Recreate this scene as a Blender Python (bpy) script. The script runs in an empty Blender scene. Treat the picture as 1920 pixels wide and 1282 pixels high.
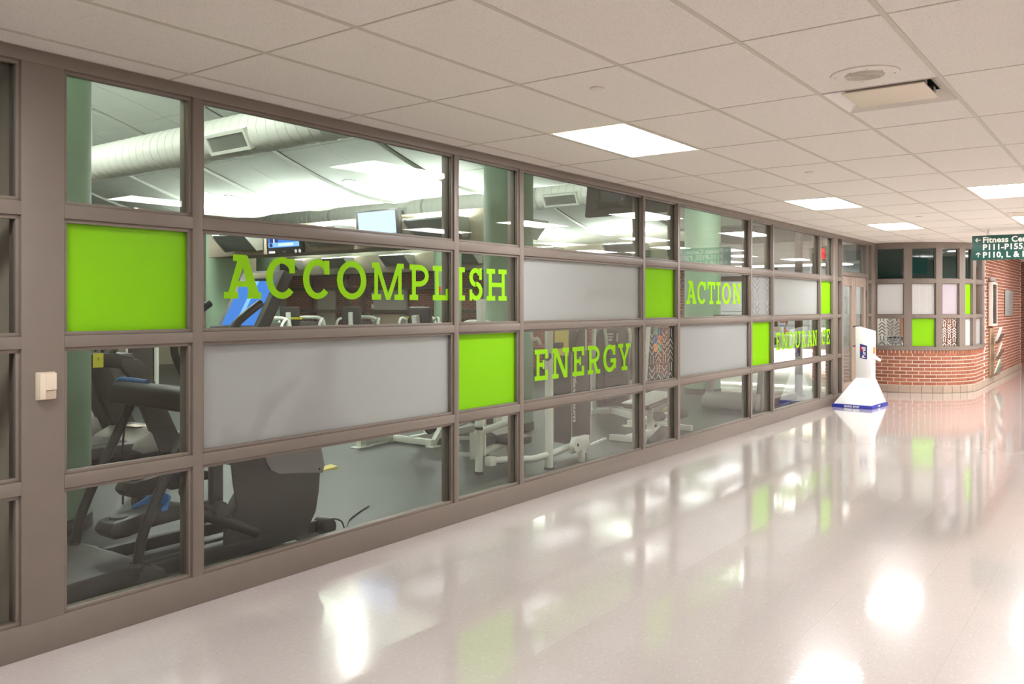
import bpy, bmesh, math, random
from math import sin, cos, pi, radians as R
from mathutils import Vector, Matrix
random.seed(7)
sc = bpy.context.scene
COL = sc.collection

# ------------------------------------------------------------------ camera, world, exposure
CZ, CAMD, CEIL = 1.6304, 4.0817, 2.8264          # camera height, distance to the glazed wall, corridor ceiling
YAW = 0.663313
cam_d = bpy.data.cameras.new('camera')
cam_d.sensor_width = 36.0
cam_d.lens = 1617.161 / 1920 * 36.0
cam_d.shift_x = (960 - 886.258) / 1920
cam_d.shift_y = -(641 - 573.566) / 1920
cam = bpy.data.objects.new('camera', cam_d)
cam.location = (0, -CAMD, CZ)
cam.rotation_euler = (pi / 2, 0, YAW - pi / 2)
COL.objects.link(cam)
sc.camera = cam
w = bpy.data.worlds.new('world')
sc.world = w
w.use_nodes = True
w.node_tree.nodes['Background'].inputs[0].default_value = (0.8, 0.85, 0.9, 1)
w.node_tree.nodes['Background'].inputs[1].default_value = 0.05
sc.view_settings.view_transform = 'Standard'
sc.view_settings.look = 'None'
sc.view_settings.gamma = 1
sc.view_settings.use_curve_mapping = False
sc.view_settings.exposure = 0.68
sc.cycles.max_bounces = 10
sc.cycles.diffuse_bounces = 6
sc.cycles.glossy_bounces = 4
sc.cycles.transmission_bounces = 6
sc.cycles.transparent_max_bounces = 24
sc.cycles.caustics_reflective = False
sc.cycles.caustics_refractive = False
sc.cycles.sample_clamp_indirect = 6.0
TROFFER_E = 15.0
UPLIGHT_E = 55.0
DOWNLIGHT_E = 320.0
TROFFER_C = (1.0, 0.99, 0.985)
GYM_C = (0.96, 1.0, 0.93)

# ------------------------------------------------------------------ materials
def lin(c):
    return tuple(((v / 255) / 12.92 if v / 255 <= 0.04045 else ((v / 255 + 0.055) / 1.055) ** 2.4) for v in c)
def nm(name):
    m = bpy.data.materials.new(name); m.use_nodes = True
    nt = m.node_tree; nt.nodes.clear()
    out = nt.nodes.new('ShaderNodeOutputMaterial')
    return m, nt, out
def N(nt, t, **kw):
    n = nt.nodes.new(t)
    for k, v in kw.items():
        if k.startswith('i_'):
            key = k[2:]
            n.inputs[int(key) if key.isdigit() else key.replace('_', ' ')].default_value = v
        else: setattr(n, k, v)
    return n
def pbr(name, rgb, rough=0.5, metal=0.0, noise=0.0, nscale=40.0, bump=0.0, bscale=200.0, coat=0.0, spec=0.5):
    m, nt, out = nm(name)
    b = N(nt, 'ShaderNodeBsdfPrincipled')
    c = lin(rgb) + (1,)
    b.inputs['Base Color'].default_value = c
    b.inputs['Roughness'].default_value = rough
    b.inputs['Metallic'].default_value = metal
    b.inputs['Coat Weight'].default_value = coat
    b.inputs['Specular IOR Level'].default_value = spec
    nt.links.new(b.outputs[0], out.inputs[0])
    if noise or bump:
        g = N(nt, 'ShaderNodeNewGeometry')
        if noise:
            t = N(nt, 'ShaderNodeTexNoise', i_Scale=nscale, i_Detail=3.0)
            nt.links.new(g.outputs['Position'], t.inputs['Vector'])
            r = N(nt, 'ShaderNodeMapRange', i_1=0.3, i_2=0.7, i_3=1 - noise, i_4=1 + noise)
            nt.links.new(t.outputs[0], r.inputs[0])
            mx = N(nt, 'ShaderNodeVectorMath', operation='SCALE')
            mx.inputs[0].default_value = c[:3]
            nt.links.new(r.outputs[0], mx.inputs['Scale'])
            nt.links.new(mx.outputs[0], b.inputs['Base Color'])
        if bump:
            t2 = N(nt, 'ShaderNodeTexNoise', i_Scale=bscale, i_Detail=2.0)
            nt.links.new(g.outputs['Position'], t2.inputs['Vector'])
            bp = N(nt, 'ShaderNodeBump', i_Strength=bump, i_Distance=0.002)
            nt.links.new(t2.outputs[0], bp.inputs['Height'])
            nt.links.new(bp.outputs[0], b.inputs['Normal'])
    return m
def emis(name, col, s):
    m, nt, out = nm(name)
    e = N(nt, 'ShaderNodeEmission'); e.inputs[0].default_value = tuple(col) + (1,); e.inputs[1].default_value = s
    nt.links.new(e.outputs[0], out.inputs[0]); return m
def glass(name, tint=(0.965, 0.985, 0.97), base=0.03):
    m, nt, out = nm(name)
    tr = N(nt, 'ShaderNodeBsdfTransparent'); tr.inputs[0].default_value = tint + (1,)
    gl = N(nt, 'ShaderNodeBsdfGlossy'); gl.inputs['Roughness'].default_value = 0.0; gl.inputs[0].default_value = (1, 1, 1, 1)
    lw = N(nt, 'ShaderNodeLayerWeight', i_Blend=0.5)
    p = N(nt, 'ShaderNodeMath', operation='POWER', i_1=5.0)
    nt.links.new(lw.outputs['Facing'], p.inputs[0])
    ma = N(nt, 'ShaderNodeMath', operation='MULTIPLY_ADD', i_1=1 - base, i_2=base)
    nt.links.new(p.outputs[0], ma.inputs[0])
    mx = N(nt, 'ShaderNodeMixShader')
    nt.links.new(ma.outputs[0], mx.inputs[0]); nt.links.new(tr.outputs[0], mx.inputs[1]); nt.links.new(gl.outputs[0], mx.inputs[2])
    nt.links.new(mx.outputs[0], out.inputs[0]); return m
def film(name, diff, trans, k=0.5, clear=0.0, gloss=0.03, grough=0.25):
    """adhesive film on glass: part diffuse, part translucent, a little clear"""
    m, nt, out = nm(name)
    d = N(nt, 'ShaderNodeBsdfDiffuse'); d.inputs[0].default_value = lin(diff) + (1,)
    t = N(nt, 'ShaderNodeBsdfTranslucent'); t.inputs[0].default_value = lin(trans) + (1,)
    mx = N(nt, 'ShaderNodeMixShader'); mx.inputs[0].default_value = k
    nt.links.new(d.outputs[0], mx.inputs[1]); nt.links.new(t.outputs[0], mx.inputs[2])
    last = mx
    if clear:
        tr = N(nt, 'ShaderNodeBsdfTransparent'); tr.inputs[0].default_value = lin(trans) + (1,)
        m2 = N(nt, 'ShaderNodeMixShader'); m2.inputs[0].default_value = clear
        nt.links.new(last.outputs[0], m2.inputs[1]); nt.links.new(tr.outputs[0], m2.inputs[2]); last = m2
    gl = N(nt, 'ShaderNodeBsdfGlossy'); gl.inputs['Roughness'].default_value = grough
    m3 = N(nt, 'ShaderNodeMixShader'); m3.inputs[0].default_value = gloss
    nt.links.new(last.outputs[0], m3.inputs[1]); nt.links.new(gl.outputs[0], m3.inputs[2])
    nt.links.new(m3.outputs[0], out.inputs[0]); return m
def brick_tex(name, along):
    """brick surface too far away to tell the bricks apart"""
    m, nt, out = nm(name)
    g = N(nt, 'ShaderNodeNewGeometry'); s = N(nt, 'ShaderNodeSeparateXYZ'); c = N(nt, 'ShaderNodeCombineXYZ')
    nt.links.new(g.outputs['Position'], s.inputs[0])
    nt.links.new(s.outputs[along], c.inputs[0]); nt.links.new(s.outputs[2], c.inputs[1])
    b = N(nt, 'ShaderNodeTexBrick', i_Scale=1.0)
    b.inputs['Color1'].default_value = lin((142, 84, 66)) + (1,)
    b.inputs['Color2'].default_value = lin((122, 70, 56)) + (1,)
    b.inputs['Mortar'].default_value = lin((178, 158, 145)) + (1,)
    b.inputs['Mortar Size'].default_value = 0.006
    b.inputs['Brick Width'].default_value = 0.2127
    b.inputs['Row Height'].default_value = 0.0677
    nt.links.new(c.outputs[0], b.inputs['Vector'])
    p = N(nt, 'ShaderNodeBsdfPrincipled'); p.inputs['Roughness'].default_value = 0.85
    nt.links.new(b.outputs[0], p.inputs['Base Color'])
    bp = N(nt, 'ShaderNodeBump', i_Strength=0.6, i_Distance=0.006, invert=True)
    nt.links.new(b.outputs[1], bp.inputs['Height']); nt.links.new(bp.outputs[0], p.inputs['Normal'])
    nt.links.new(p.outputs[0], out.inputs[0]); return m
def rand_pbr(name, c1, c2, rough, fleck=0.0, fscale=300.0, bump=0.0, bscale=300.0, island=False):
    """colour drifts a little from piece to piece"""
    m, nt, out = nm(name)
    if island:
        oi = N(nt, 'ShaderNodeNewGeometry'); rnd = oi.outputs['Random Per Island']
    else:
        oi = N(nt, 'ShaderNodeObjectInfo'); rnd = oi.outputs['Random']
    g = N(nt, 'ShaderNodeNewGeometry')
    mx = N(nt, 'ShaderNodeMix', data_type='RGBA')
    mx.inputs['A'].default_value = lin(c1) + (1,); mx.inputs['B'].default_value = lin(c2) + (1,)
    nt.links.new(rnd, mx.inputs['Factor'])
    p = N(nt, 'ShaderNodeBsdfPrincipled'); p.inputs['Roughness'].default_value = rough
    cur = mx.outputs['Result']
    if fleck:
        t = N(nt, 'ShaderNodeTexNoise', i_Scale=fscale, i_Detail=2.0)
        nt.links.new(g.outputs['Position'], t.inputs['Vector'])
        r = N(nt, 'ShaderNodeMapRange', i_1=0.35, i_2=0.65, i_3=1 - fleck, i_4=1 + fleck)
        nt.links.new(t.outputs[0], r.inputs[0])
        sc_ = N(nt, 'ShaderNodeVectorMath', operation='SCALE')
        nt.links.new(cur, sc_.inputs[0]); nt.links.new(r.outputs[0], sc_.inputs['Scale']); cur = sc_.outputs[0]
    nt.links.new(cur, p.inputs['Base Color'])
    if bump:
        t2 = N(nt, 'ShaderNodeTexNoise', i_Scale=bscale, i_Detail=2.0)
        nt.links.new(g.outputs['Position'], t2.inputs['Vector'])
        bp = N(nt, 'ShaderNodeBump', i_Strength=bump, i_Distance=0.003)
        nt.links.new(t2.outputs[0], bp.inputs['Height']); nt.links.new(bp.outputs[0], p.inputs['Normal'])
    nt.links.new(p.outputs[0], out.inputs[0]); return m
def floor_mat():
    m, nt, out = nm('waxed_vinyl')
    g = N(nt, 'ShaderNodeNewGeometry'); oi = N(nt, 'ShaderNodeObjectInfo')
    p = N(nt, 'ShaderNodeBsdfPrincipled')
    base = N(nt, 'ShaderNodeMix', data_type='RGBA')
    base.inputs['A'].default_value = lin((203, 195, 191)) + (1,); base.inputs['B'].default_value = lin((206, 197, 194)) + (1,)
    nt.links.new(oi.outputs['Random'], base.inputs['Factor'])
    # streaky chips pressed in the vinyl
    mp = N(nt, 'ShaderNodeMapping'); mp.inputs['Rotation'].default_value = (0, 0, 0.5); mp.inputs['Scale'].default_value = (55, 130, 60)
    nt.links.new(g.outputs['Position'], mp.inputs[0])
    t = N(nt, 'ShaderNodeTexNoise', i_Scale=1.0, i_Detail=2.0, i_Roughness=0.6)
    nt.links.new(mp.outputs[0], t.inputs['Vector'])
    r = N(nt, 'ShaderNodeMapRange', i_1=0.66, i_2=0.74, i_3=0.0, i_4=0.55); nt.links.new(t.outputs[0], r.inputs[0])
    mx = N(nt, 'ShaderNodeMix', data_type='RGBA'); mx.inputs['B'].default_value = lin((120, 104, 96)) + (1,)
    nt.links.new(r.outputs[0], mx.inputs['Factor']); nt.links.new(base.outputs['Result'], mx.inputs['A'])
    mp2 = N(nt, 'ShaderNodeMapping'); mp2.inputs['Rotation'].default_value = (0, 0, -0.9); mp2.inputs['Scale'].default_value = (30, 90, 60); mp2.inputs['Location'].default_value = (3, 7, 0)
    nt.links.new(g.outputs['Position'], mp2.inputs[0])
    t3 = N(nt, 'ShaderNodeTexNoise', i_Scale=1.0, i_Detail=3.0); nt.links.new(mp2.outputs[0], t3.inputs['Vector'])
    r3 = N(nt, 'ShaderNodeMapRange', i_1=0.55, i_2=0.75, i_3=0.0, i_4=0.45); nt.links.new(t3.outputs[0], r3.inputs[0])
    mx2 = N(nt, 'ShaderNodeMix', data_type='RGBA'); mx2.inputs['B'].default_value = lin((232, 224, 220)) + (1,)
    nt.links.new(r3.outputs[0], mx2.inputs['Factor']); nt.links.new(mx.outputs['Result'], mx2.inputs['A'])
    nt.links.new(mx2.outputs['Result'], p.inputs['Base Color'])
    p.inputs['Roughness'].default_value = 0.2; p.inputs['IOR'].default_value = 1.5
    p.inputs['Specular IOR Level'].default_value = 0.12; p.inputs['Coat Weight'].default_value = 1.0; p.inputs['Coat Roughness'].default_value = 0.06
    t4 = N(nt, 'ShaderNodeTexNoise', i_Scale=34.0, i_Detail=2.0); nt.links.new(g.outputs['Position'], t4.inputs['Vector'])
    bp = N(nt, 'ShaderNodeBump', i_Strength=0.12, i_Distance=0.0018)
    nt.links.new(t4.outputs[0], bp.inputs['Height'])
    nt.links.new(bp.outputs[0], p.inputs['Normal']); nt.links.new(bp.outputs[0], p.inputs['Coat Normal'])
    nt.links.new(p.outputs[0], out.inputs[0]); return m
def tile_mat():
    m, nt, out = nm('mineral_fibre')
    g = N(nt, 'ShaderNodeNewGeometry'); p = N(nt, 'ShaderNodeBsdfPrincipled'); p.inputs['Roughness'].default_value = 0.9
    t = N(nt, 'ShaderNodeTexNoise', i_Scale=190.0, i_Detail=3.0, i_Roughness=0.75); nt.links.new(g.outputs['Position'], t.inputs['Vector'])
    r = N(nt, 'ShaderNodeMapRange', i_1=0.57, i_2=0.68, i_3=0.0, i_4=0.65); nt.links.new(t.outputs[0], r.inputs[0])
    mx = N(nt, 'ShaderNodeMix', data_type='RGBA'); mx.inputs['A'].default_value = lin((238, 231, 224)) + (1,); mx.inputs['B'].default_value = lin((150, 136, 124)) + (1,)
    nt.links.new(r.outputs[0], mx.inputs['Factor']); nt.links.new(mx.outputs['Result'], p.inputs['Base Color'])
    bp = N(nt, 'ShaderNodeBump', i_Strength=0.25, i_Distance=0.003, invert=True); nt.links.new(r.outputs[0], bp.inputs['Height']); nt.links.new(bp.outputs[0], p.inputs['Normal'])
    nt.links.new(p.outputs[0], out.inputs[0]); return m

M = {}
M['bronze'] = pbr('brown_painted_steel', (127, 116, 107), 0.42, noise=0.02, nscale=8, bump=0.08, bscale=500)
M['gasket'] = pbr('black_gasket', (28, 25, 22), 0.6)
M['glass'] = glass('clear_glass')
M['tint_glass'] = glass('display_glass', (0.8, 0.85, 0.85), 0.06)
M['teal'] = pbr('dark_teal_spandrel', (14, 44, 40), 0.04, spec=0.7)
M['lime'] = film('lime_film', (160, 226, 34), (166, 234, 34), 0.35, gloss=0.02)
M['lime_letter'] = film('lime_vinyl', (160, 226, 32), (160, 226, 32), 0.2, gloss=0.02)
M['frost'] = film('frosted_film', (196, 196, 196), (236, 238, 236), 0.55)
M['frost_white'] = film('white_frosted_film', (220, 220, 220), (245, 245, 245), 0.5)
M['frost_lilac'] = film('lilac_frosted_film', (205, 198, 205), (235, 228, 236), 0.5)
M['etch'] = film('etched_line', (225, 225, 222), (230, 230, 228), 0.4)
M['etch_grey'] = film('etched_grey_line', (150, 148, 146), (190, 188, 186), 0.4)
M['floor'] = floor_mat()
M['tile'] = tile_mat()
M['grid'] = pbr('ceiling_grid_enamel', (205, 197, 184), 0.5)
M['troffer'] = emis('troffer_lens', TROFFER_C, TROFFER_E)
M['uplight'] = emis('uplight_lens', GYM_C, UPLIGHT_E)
M['white_enamel'] = pbr('white_enamel', (226, 218, 208), 0.35)
M['cream'] = pbr('cream_plastic', (228, 214, 192), 0.4)
M['tan'] = pbr('tan_recess', (192, 174, 152), 0.6)
M['dark'] = pbr('dark_void', (22, 21, 20), 0.8)
M['green_col'] = pbr('sage_green_paint', (150, 178, 152), 0.55, noise=0.03, nscale=3)
M['rubber_base'] = pbr('black_rubber_base', (66, 62, 58), 0.55)
M['rubber'] = pbr('rubber_floor', (54, 57, 55), 0.42, noise=0.12, nscale=60, bump=0.05, bscale=60, spec=0.3)
M['gym_wall'] = pbr('gym_beige_paint', (172, 160, 142), 0.7)
M['gym_white'] = pbr('gym_white_paint', (222, 224, 218), 0.7)
M['panel'] = pbr('vault_panel', (214, 222, 214), 0.75, noise=0.02, nscale=5)
M['rib'] = pbr('vault_rib', (84, 82, 66), 0.6)
M['duct'] = pbr('white_duct', (226, 230, 222), 0.45)
M['duct_seam'] = pbr('duct_seam', (180, 186, 178), 0.5)
M['grille'] = pbr('grille_metal', (168, 172, 166), 0.4, 0.3)
M['fix'] = pbr('grey_fixture', (134, 142, 138), 0.5)
M['black'] = pbr('black_plastic', (42, 40, 39), 0.42)
M['black_soft'] = pbr('black_upholstery', (44, 42, 41), 0.55, bump=0.1, bscale=150)
M['charcoal'] = pbr('charcoal_plastic', (66, 61, 59), 0.5, noise=0.03, nscale=30)
M['grey'] = pbr('grey_plastic', (146, 142, 145), 0.45)
M['blue'] = pbr('blue_plastic', (62, 130, 210), 0.4)
M['yellow'] = pbr('yellow_tag', (226, 214, 60), 0.5)
M['mustard'] = pbr('mustard_card', (226, 208, 110), 0.6)
M['white_steel'] = pbr('white_powder_coat', (232, 234, 226), 0.35)
M['chrome'] = pbr('chrome', (205, 205, 205), 0.15, 1.0)
M['steel'] = pbr('brushed_steel', (176, 176, 176), 0.35, 0.9)
M['screen_blue'] = emis('blue_screen', lin((66, 128, 214)), 0.8)
M['screen_pale'] = emis('pale_screen', lin((196, 216, 250)), 1.0)
M['screen_light'] = emis('light_streak', lin((130, 185, 240)), 0.9)
M['screen_red'] = emis('red_banner', lin((205, 52, 44)), 0.9)
M['screen_navy'] = emis('navy_screen', lin((60, 62, 116)), 0.8)
M['screen_white'] = emis('white_caption', lin((235, 235, 250)), 1.0)
M['white_sticker'] = pbr('white_sticker', (238, 238, 236), 0.5)
M['brick'] = rand_pbr('red_brick', (164, 102, 75), (138, 82, 60), 0.85, fleck=0.12, fscale=120, bump=0.3, bscale=250)
M['brick_isl'] = rand_pbr('red_brick_field', (160, 100, 74), (136, 82, 60), 0.85, fleck=0.12, fscale=120, bump=0.3, bscale=250, island=True)
M['mortar'] = pbr('mortar', (222, 208, 196), 0.9, bump=0.2, bscale=300)
M['stone'] = rand_pbr('beige_base_tile', (176, 158, 140), (166, 148, 131), 0.5, fleck=0.06, fscale=150)
M['brick_x'] = brick_tex('brick_wall_along_x', 0)
M['brick_y'] = brick_tex('brick_wall_along_y', 1)
M['white_plastic'] = pbr('white_plastic', (240, 240, 240), 0.3)
M['royal'] = pbr('royal_blue', (44, 52, 160), 0.4)
M['navy'] = pbr('navy_logo', (46, 52, 130), 0.4)
M['red'] = pbr('red_logo', (206, 40, 60), 0.4)
M['sign_green'] = pbr('sign_green', (30, 84, 76), 0.4)
M['sign_white'] = pbr('sign_white', (238, 238, 232), 0.5)
M['exit_red'] = emis('exit_red', lin((240, 70, 60)), 1.2)
M['counter_glow'] = pbr('white_laminate', (244, 242, 234), 0.3)
M['siding'] = pbr('pale_grey_boards', (206, 208, 210), 0.6)
M['skin'] = pbr('skin', (206, 150, 122), 0.55)
M['hair'] = pbr('brown_hair', (70, 48, 34), 0.6)
M['mask'] = pbr('pale_blue_mask', (196, 214, 236), 0.7)
M['shirt'] = pbr('grey_shirt', (196, 198, 202), 0.8)
M['trousers'] = pbr('navy_trousers', (50, 54, 70), 0.8)
M['dark_brown'] = pbr('dark_brown_mullion', (84, 74, 66), 0.5)
M['door_tan'] = pbr('tan_door_paint', (162, 145, 131), 0.42)
M['door_grey'] = pbr('grey_door', (176, 168, 162), 0.5)
M['lounge'] = pbr('grey_vinyl', (158, 152, 150), 0.45)
M['paper'] = pbr('paper', (228, 224, 218), 0.8)
M['brown_paper'] = pbr('brown_paper', (176, 150, 122), 0.8)
M['orange'] = pbr('orange_card', (226, 140, 50), 0.5)
M['blue_card'] = pbr('blue_card', (48, 90, 150), 0.5)
M['green_card'] = pbr('green_card', (96, 160, 120), 0.5)
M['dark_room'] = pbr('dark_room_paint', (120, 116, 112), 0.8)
M['text_silver'] = pbr('silver_text', (198, 198, 192), 0.4)
M['wallboard'] = pbr('corridor_paint', (176, 164, 154), 0.7)

# ------------------------------------------------------------------ mesh builder
class MB:
    def __init__(s): s.v = []; s.f = []
    def add(s, vs, fs, mat=None):
        o = len(s.v)
        s.v += [tuple(mat @ Vector(p)) if mat is not None else tuple(p) for p in vs]
        s.f += [tuple(i + o for i in f) for f in fs]
        return s
    def box(s, x0, x1, y0, y1, z0, z1, mat=None):
        v = [(x0, y0, z0), (x1, y0, z0), (x1, y1, z0), (x0, y1, z0), (x0, y0, z1), (x1, y0, z1), (x1, y1, z1), (x0, y1, z1)]
        return s.add(v, [(0, 3, 2, 1), (4, 5, 6, 7), (0, 1, 5, 4), (1, 2, 6, 5), (2, 3, 7, 6), (3, 0, 4, 7)], mat)
    def hexa(s, b, t):
        return s.add(list(b) + list(t), [(3, 2, 1, 0), (4, 5, 6, 7), (0, 1, 5, 4), (1, 2, 6, 5), (2, 3, 7, 6), (3, 0, 4, 7)])
    def bar(s, a, b, w, h, up=(0, 0, 1)):
        a = Vector(a); b = Vector(b); d = (b - a).normalized(); u = Vector(up)
        if abs(d.dot(u)) > 0.98: u = Vector((1, 0, 0))
        r = d.cross(u).normalized() * (w / 2); u2 = r.normalized().cross(d).normalized() * (h / 2)
        return s.hexa([a - r - u2, a + r - u2, a + r + u2, a - r + u2], [b - r - u2, b + r - u2, b + r + u2, b - r + u2])
    def tube(s, pts, rad, n=10, close=False):
        P = [Vector(p) for p in pts]; k = len(P)
        rr = rad if isinstance(rad, (list, tuple)) else [rad] * k
        ref = None; rings = []
        for i, p in enumerate(P):
            if close: t = P[(i + 1) % k] - P[i - 1]
            elif i == 0: t = P[1] - P[0]
            elif i == k - 1: t = P[-1] - P[-2]
            else: t = (P[i + 1] - p).normalized() + (p - P[i - 1]).normalized()
            t.normalize()
            if ref is None:
                ref = Vector((0, 0, 1)) if abs(t.z) < 0.9 else Vector((1, 0, 0))
            u = (ref - t * ref.dot(t)).normalized(); ref = u; v = t.cross(u)
            rings.append([p + (u * cos(2 * pi * j / n) + v * sin(2 * pi * j / n)) * rr[i] for j in range(n)])
        o = len(s.v)
        for r in rings: s.v += [tuple(q) for q in r]
        for i in range(k if close else k - 1):
            a = o + i * n; b = o + ((i + 1) % k) * n
            for j in range(n): s.f.append((a + j, a + (j + 1) % n, b + (j + 1) % n, b + j))
        if not close:
            s.f.append(tuple(o + j for j in reversed(range(n)))); s.f.append(tuple(o + (k - 1) * n + j for j in range(n)))
        return s
    def prism(s, poly, a0, a1, axis='y', mat=None):
        k = len(poly)
        def pt(p, a): return {'y': (p[0], a, p[1]), 'x': (a, p[0], p[1]), 'z': (p[0], p[1], a)}[axis]
        v = [pt(p, a0) for p in poly] + [pt(p, a1) for p in poly]
        f = [tuple(range(k - 1, -1, -1)), tuple(range(k, 2 * k))] + [(i, (i + 1) % k, k + (i + 1) % k, k + i) for i in range(k)]
        return s.add(v, f, mat)
    def lathe(s, prof, c=(0, 0, 0), n=24, axis='z'):
        o = len(s.v); k = len(prof)
        for i in range(n):
            a = 2 * pi * i / n
            for r, h in prof:
                x, y = r * cos(a), r * sin(a)
                q = {'z': (x, y, h), 'y': (x, h, y), 'x': (h, x, y)}[axis]
                s.v.append((q[0] + c[0], q[1] + c[1], q[2] + c[2]))
        for i in range(n):
            for j in range(k - 1):
                a, b = o + i * k + j, o + ((i + 1) % n) * k + j
                s.f.append((a, b, b + 1, a + 1))
        return s
    def ball(s, c, rx, ry, rz, n=12, m=8):
        pr = [(sin(pi * j / m), -cos(pi * j / m)) for j in range(m + 1)]
        o = len(s.v)
        for i in range(n):
            a = 2 * pi * i / n
            for r, h in pr: s.v.append((c[0] + rx * r * cos(a), c[1] + ry * r * sin(a), c[2] + rz * h))
        for i in range(n):
            for j in range(m):
                a, b = o + i * (m + 1) + j, o + ((i + 1) % n) * (m + 1) + j
                s.f.append((a, b, b + 1, a + 1))
        return s
    def build(s, name, mat, parent=None, bevel=0.0, seg=2, smooth=True, loc=None, ang=35):
        me = bpy.data.meshes.new(name); me.from_pydata(s.v, [], s.f); me.validate(); me.update()
        bm = bmesh.new(); bm.from_mesh(me)
        bmesh.ops.recalc_face_normals(bm, faces=bm.faces)
        if bevel:
            es = [e for e in bm.edges if len(e.link_faces) == 2 and e.calc_face_angle(0) > R(30)]
            bmesh.ops.bevel(bm, geom=es, offset=bevel, segments=seg, affect='EDGES', profile=0.5, clamp_overlap=True)
        bm.to_mesh(me); bm.free()
        if smooth:
            me.shade_smooth(); me.set_sharp_from_angle(angle=R(ang))
        me.materials.append(M[mat] if isinstance(mat, str) else mat)
        o = bpy.data.objects.new(name, me); COL.objects.link(o)
        if loc: o.location = loc
        if parent is not None: o.parent = parent
        return o
def tag(o, label=None, cat=None, group=None, kind=None):
    if label: o['label'] = label
    if cat: o['category'] = cat
    if group: o['group'] = group
    if kind: o['kind'] = kind
    return o
def thing(name, label, cat, loc=(0, 0, 0), rz=0.0, group=None, kind=None):
    o = bpy.data.objects.new(name, None); COL.objects.link(o)
    o.location = loc; o.rotation_euler = (0, 0, rz); o.empty_display_size = 0.1
    return tag(o, label, cat, group, kind)
def share(name, mesh, parent, loc, rot=(0, 0, 0)):
    o = bpy.data.objects.new(name, mesh); COL.objects.link(o)
    o.parent = parent; o.location = loc; o.rotation_euler = rot; return o
def copy_tree(o, parent=None):
    c = o.copy(); COL.objects.link(c)
    if parent is not None: c.parent = parent
    for ch in list(o.children): copy_tree(ch, c)
    return c
def text(name, body, size, mat, parent, loc, rot, bold=0.0, extrude=0.001, align='LEFT', shear=0.0, sx=1.0, spacing=1.0, line=1.0):
    cu = bpy.data.curves.new(name, 'FONT'); cu.body = body; cu.size = size; cu.extrude = extrude; cu.offset = bold
    cu.align_x = align; cu.shear = shear; cu.space_character = spacing; cu.space_line = line; cu.resolution_u = 4
    cu.materials.append(M[mat])
    tmp = bpy.data.objects.new(name, cu); COL.objects.link(tmp)
    dg = bpy.context.evaluated_depsgraph_get(); dg.update()
    me = bpy.data.meshes.new_from_object(tmp.evaluated_get(dg)); me.name = name
    bpy.data.objects.remove(tmp); bpy.data.curves.remove(cu)
    o = bpy.data.objects.new(name, me); COL.objects.link(o)
    o.parent = parent; o.location = loc; o.rotation_euler = rot; o.scale = (sx, 1, 1)
    return o

# ------------------------------------------------------------------ corridor shell
XA, XB, YR = -4.0, 31.0, -6.4
def px_of(x, y, z):
    d = x * cos(YAW) + (y + CAMD) * sin(YAW); r = x * sin(YAW) - (y + CAMD) * cos(YAW)
    if d < 0.3: return None
    return 886.258 + 1617.16 * r / d, 573.566 - 1617.16 * (z - CZ) / d, d
def in_view(x, y, z, mg=40):
    q = px_of(x, y, z)
    return q is not None and -mg < q[0] < 1920 + mg and -mg < q[1] < 1282 + mg
floor = MB().box(XA, XB, YR, 0.0, -0.12, -0.004).build('floor', 'mortar', smooth=False)
tag(floor, 'glossy pinkish beige vinyl tile corridor floor', 'floor', kind='structure')
TS = 0.3048
tm = MB().box(-TS / 2 + .00018, TS / 2 - .00018, -TS / 2 + .00018, TS / 2 - .00018, -0.004, 0.0)
cells = []
for i in range(int((XB - XA) / TS) + 1):
    for j in range(int(-YR / TS) + 1):
        cx, cy = XA + (i + .5) * TS, -(j + .5) * TS
        if (cx > 17.95 and cy > -.25) or (cx > 19.15 and cy > -1.3) or math.hypot(cx - 19.15, cy + .1) < 1.15: continue
        v = in_view(cx, cy, 0)
        cells.append((0 if v else 1, math.hypot(cx, cy + CAMD), cx, cy))
cells.sort()
proto = None; rest = MB()
for k, (vis, dist, cx, cy) in enumerate(cells):
    if k < 300 and vis == 0:
        if proto is None:
            proto = tm.build('tile', 'floor', floor, smooth=False); proto.location = (cx, cy, 0)
        else: share('tile', proto.data, floor, (cx, cy, 0))
    else:
        h = TS / 2 - .00018
        rest.box(max(XA, cx - h), min(XB, cx + h), max(YR, cy - h), min(0, cy + h), -0.004, 0)
o = rest.build('tile_field', 'floor', floor, smooth=False); o['kind'] = 'stuff'

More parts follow.
